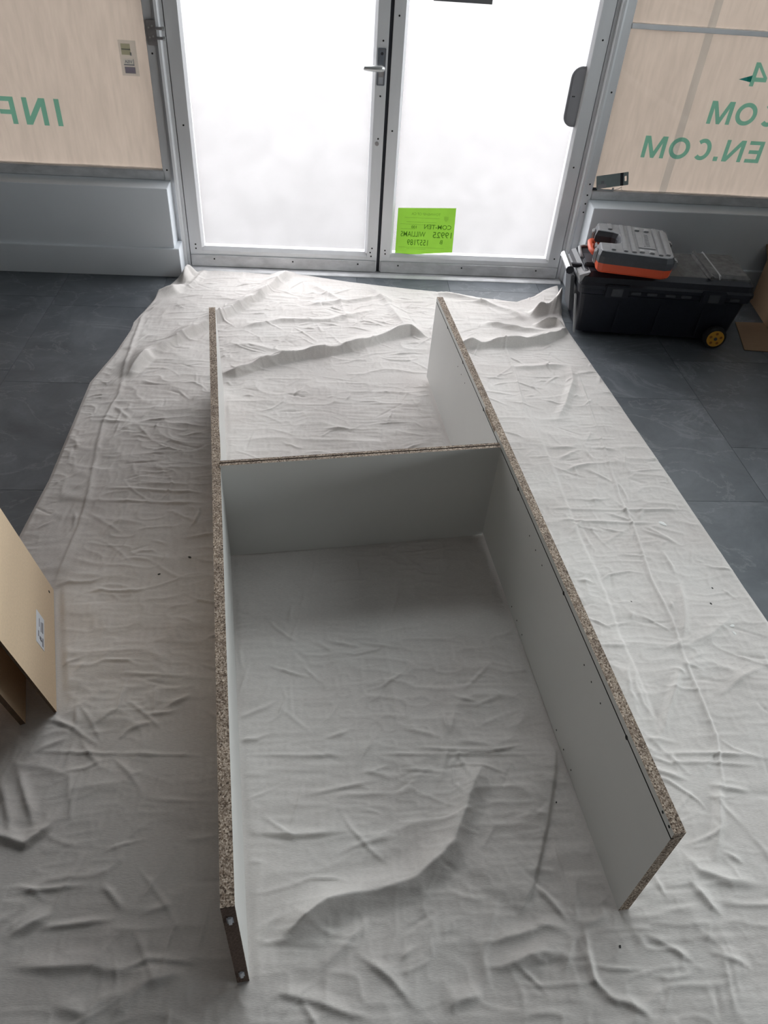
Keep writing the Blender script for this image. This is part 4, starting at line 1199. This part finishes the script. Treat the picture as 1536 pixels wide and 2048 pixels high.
# ================================================================== drill case on top of the tool box
TOPZ = 0.3175
dc = empty('power_tool_case', (1.052, -0.507, TOPZ + 0.0022), math.radians(-12.5))
setp(dc, 'grey and orange hard case with a carry handle, lying on the black tool box', 'case')
w_, d_ = 0.315, 0.345
def case_outline(w, d, c, notch):
    x0, x1, y0, y1 = -w / 2, w / 2, -d / 2, d / 2
    pts = [(x0 + c, y0), (x1 - c * 1.3, y0), (x1 - c * 0.35, y0 + c * 0.5), (x1, y0 + c * 1.3), (x1, y1 - c * 1.3), (x1 - c * 0.35, y1 - c * 0.5), (x1 - c * 1.3, y1), (x0 + c, y1), (x0 + c * 0.25, y1 - c * 0.25), (x0, y1 - c)]
    if notch:
        na, nb, nd = -0.062, 0.062, 0.092
        pts += [(x0, nb), (x0 + nd - 0.022, nb - 0.006), (x0 + nd - 0.005, nb - 0.016), (x0 + nd, nb - 0.032), (x0 + nd, na + 0.032), (x0 + nd - 0.005, na + 0.016), (x0 + nd - 0.022, na + 0.006), (x0, na)]
    pts += [(x0, y0 + c), (x0 + c * 0.25, y0 + c * 0.25)]
    return pts
ol = case_outline(w_, d_, 0.028, True)
def R3(poly, z): return [(x, y, z) for x, y in poly]
MB().loft([R3(offset_poly(ol, 0.014), 0.0), R3(offset_poly(ol, 0.004), 0.010), R3(ol, 0.042)]).build('lower_shell', M['orange'], dc)
us = MB().loft([R3(ol, 0.0422), R3(offset_poly(ol, 0.001), 0.070), R3(offset_poly(ol, 0.009), 0.090), R3(offset_poly(ol, 0.014), 0.0925)]).build('upper_shell', M['mgrey'], dc)
us.data.materials.append(M['dgrey'])
for p in us.data.polygons:
    if p.normal.z < 0.5: p.material_index = 1
us['label'] = 'grey ribbed upper shell'
TZ = 0.0925
for (x, ya, yb) in ((-0.098, 0.085, 0.150), (-0.098, -0.150, -0.085), (-0.048, -0.150, 0.150), (-0.014, -0.150, 0.150), (0.094, -0.150, 0.150), (0.124, -0.140, 0.140)):
    box('rib', x - 0.009, x + 0.009, ya, yb, TZ - 0.001, TZ + 0.006, M['mgrey'], us, bevel=0.002)
pb = box('name_plate', 0.008, 0.080, -0.090, 0.090, TZ - 0.001, TZ + 0.003, M['mgrey'], us, bevel=0.0015)
box('plate_bar', 0.033, 0.037, -0.072, 0.078, TZ + 0.003, TZ + 0.005, M['mgrey'], pb)
for k in range(9):
    box('plate_mark', 0.043, 0.058, -0.066 + k * 0.016, -0.058 + k * 0.016, TZ + 0.003, TZ + 0.0045, M['mgrey'], pb)
for x in (0.018, 0.058):
    for y in (-0.128, 0.118):
        box('hinge_block', x - 0.010, x + 0.010, y - 0.014, y + 0.014, TZ - 0.001, TZ + 0.007, M['greyplastic'], us, bevel=0.002)
for y in (-0.110, 0.085):
    box('hinge', w_ / 2 - 0.004, w_ / 2 + 0.016, y - 0.020, y + 0.020, 0.030, 0.072, M['mgrey'], dc, bevel=0.006)
for y in (-0.112, 0.112):
    lt = MB().box(-w_ / 2 - 0.010, -w_ / 2 + 0.004, y - 0.022, y + 0.022, 0.022, 0.078).build('clasp', M['greyplastic'], dc, bevel=0.005)
    box('clasp_recess', -w_ / 2 - 0.0112, -w_ / 2 - 0.0095, y - 0.013, y + 0.013, 0.034, 0.066, M['gasket'], lt)
hx = -w_ / 2
MB().tube([(hx + 0.012, 0.072, 0.040), (hx - 0.008, 0.068, 0.044), (hx - 0.018, 0.046, 0.048), (hx - 0.021, 0.0, 0.050), (hx - 0.018, -0.046, 0.048), (hx - 0.008, -0.068, 0.044), (hx + 0.012, -0.072, 0.040)],
          [0.010, 0.0105, 0.0105, 0.0105, 0.0105, 0.0105, 0.010], 12).build('handle', M['orange'], dc, smooth=True)
MB().box(hx + 0.002, hx + 0.012, -0.022, 0.028, 0.036, 0.056).build('grip_pad', M['greyplastic'], dc, bevel=0.004)
MB().box(hx + 0.012, hx + 0.070, -0.056, -0.024, 0.012, 0.034).build('inner_web', M['orange'], dc, bevel=0.006)

# ================================================================== cardboard at the right
cb = empty('cardboard_sheet', (1.80, -0.56, 0.0))
setp(cb, 'flat piece of brown cardboard lying on the tiles by the tool box wheel', 'cardboard')
poly = [(-0.100, 0.150), (-0.172, -0.120), (0.26, -0.165), (0.26, 0.150)]
MB().prism(poly, 0.001, 0.0045).build('sheet', M['cardboard'], cb)
MB().prism(offset_poly([p for p in poly], -0.0006), 0.0014, 0.0040).build('cut_edge', M['cardboard_edge'], cb)
bx2 = empty('cardboard_box', (2.06, -0.36, 0.0045), math.radians(-8))
setp(bx2, 'brown cardboard box at the right edge, standing on the cardboard sheet', 'box')
for a in ((-0.21, 0.21, -0.15, -0.146, 0.0, 0.22), (-0.21, 0.21, 0.146, 0.15, 0.0, 0.22), (-0.21, -0.206, -0.146, 0.146, 0.0, 0.22), (0.206, 0.21, -0.146, 0.146, 0.0, 0.22), (-0.206, 0.206, -0.146, 0.146, 0.0, 0.004)):
    box('side', *a, M['cardboard'], bx2)
for s in (-1, 1):
    f = MB().box(-0.21, 0.21, -0.002, 0.002, 0.0, 0.12).build('flap', M['cardboard'], bx2)
    f.location = (0, s * 0.148, 0.221); f.rotation_euler = (-s * math.radians(62), 0, 0)

# ================================================================== small package on the right sill
bc = empty('tool_package', (1.075, 0.0035, 0.4475))
setp(bc, 'grey hang-hole blister card with a small tool, lying on the right window sill', 'package')
cd = MB()
cw, ch = 0.150, 0.056
# card with a hang slot near its right end
o_ = [(-cw / 2, 0), (cw / 2, 0), (cw / 2, ch), (-cw / 2, ch)]
sx0, sx1, sy0, sy1 = cw / 2 - 0.018, cw / 2 - 0.008, 0.018, 0.040
fr_ = [(-cw / 2, sx0, 0, ch), (sx1, cw / 2, 0, ch), (sx0, sx1, 0, sy0), (sx0, sx1, sy1, ch)]
for (xa, xb, ya, yb) in fr_:
    cd.box(xa, xb, 0, 0.0012, ya, yb)
co = cd.build('card', M['card'], bc)
co.rotation_euler = (math.radians(-14), math.radians(-10), 0)
co.location = (0.010, -0.010, 0.022)
box('dark_band', cw / 2 - 0.038, cw / 2 - 0.024, -0.0006, 0.0, 0.0, ch, M['gasket'], co)
box('print_mark', -cw / 2 + 0.022, -cw / 2 + 0.036, -0.0006, 0.0, 0.020, 0.032, M['print'], co)
box('print_block', -cw / 2 + 0.006, -cw / 2 + 0.046, -0.0005, 0.0, 0.002, 0.017, M['plate'], co)
MB().cyl((-0.075, -0.004, 0.006), (0.020, -0.004, 0.004), 0.0042, 10).build('tool_shaft', M['clearplastic'], bc)
box('tool_collar', 0.016, 0.022, -0.005, 0.004, 0.0, 0.015, M['clearplastic'], bc)
MB().cyl((-0.080, -0.004, 0.0075), (-0.060, -0.004, 0.0072), 0.0065, 10).build('tool_tip', M['gasket'], bc)
MB().tube([(0.022, 0.000, 0.004), (0.050, -0.004, 0.016), (0.058, 0.0, 0.022), (0.060, 0.0, 0.010), (0.075, -0.003, 0.003)], 0.0011, 6).build('wire_tie', M['decal_white'], bc)

# ================================================================== crumbs and paint flakes on the cloth
def blob(name, x, y, r, mat, label, cat, group, flat_=0.25, seed=0):
    rr = random.Random(seed)
    bm = bmesh.new(); bmesh.ops.create_icosphere(bm, subdivisions=2, radius=r)
    for v in bm.verts:
        k = 1 + 0.35 * (rr.random() - 0.5)
        v.co = Vector((v.co.x * k * 1.3, v.co.y * k * 0.8, v.co.z * flat_))
    me = bpy.data.meshes.new(name); bm.to_mesh(me); bm.free(); me.materials.append(mat)
    o = bpy.data.objects.new(name, me); col.objects.link(o)
    o.location = (x, y, cloth_z(x, y) + r * flat_ * 0.5); o.rotation_euler = (0, 0, rr.random() * 3)
    return setp(o, label, cat, group)
CRUMB_LABELS = ['dark crumb on the cloth beside the left cabinet side, the one nearer the board', 'dark crumb on the cloth left of the cabinet, nearer the leaning panel',
                'tiny dark speck on the cloth between the layered edge and the right cabinet side', 'dark crumb right of the cabinet near the cloth edge, the farther of two',
                'dark crumb right of the cabinet near the cloth edge, the nearer of two', 'dark speck on the cloth in front of the right side panel end', 'tiny speck on the cloth close beside the right chipboard edge']
for i, (x, y, r) in enumerate(CRUMBS):
    blob('debris_crumb', x, y, r, M['crumb'], CRUMB_LABELS[i], 'debris', 'dark crumbs on the cloth', 0.4, i)
for i, (x, y, r, lab) in enumerate(FLAKES):
    blob('paint_flake', x, y, r, M['white'], lab, 'paint flake', 'paint flakes on the cloth', 0.15, 50 + i)
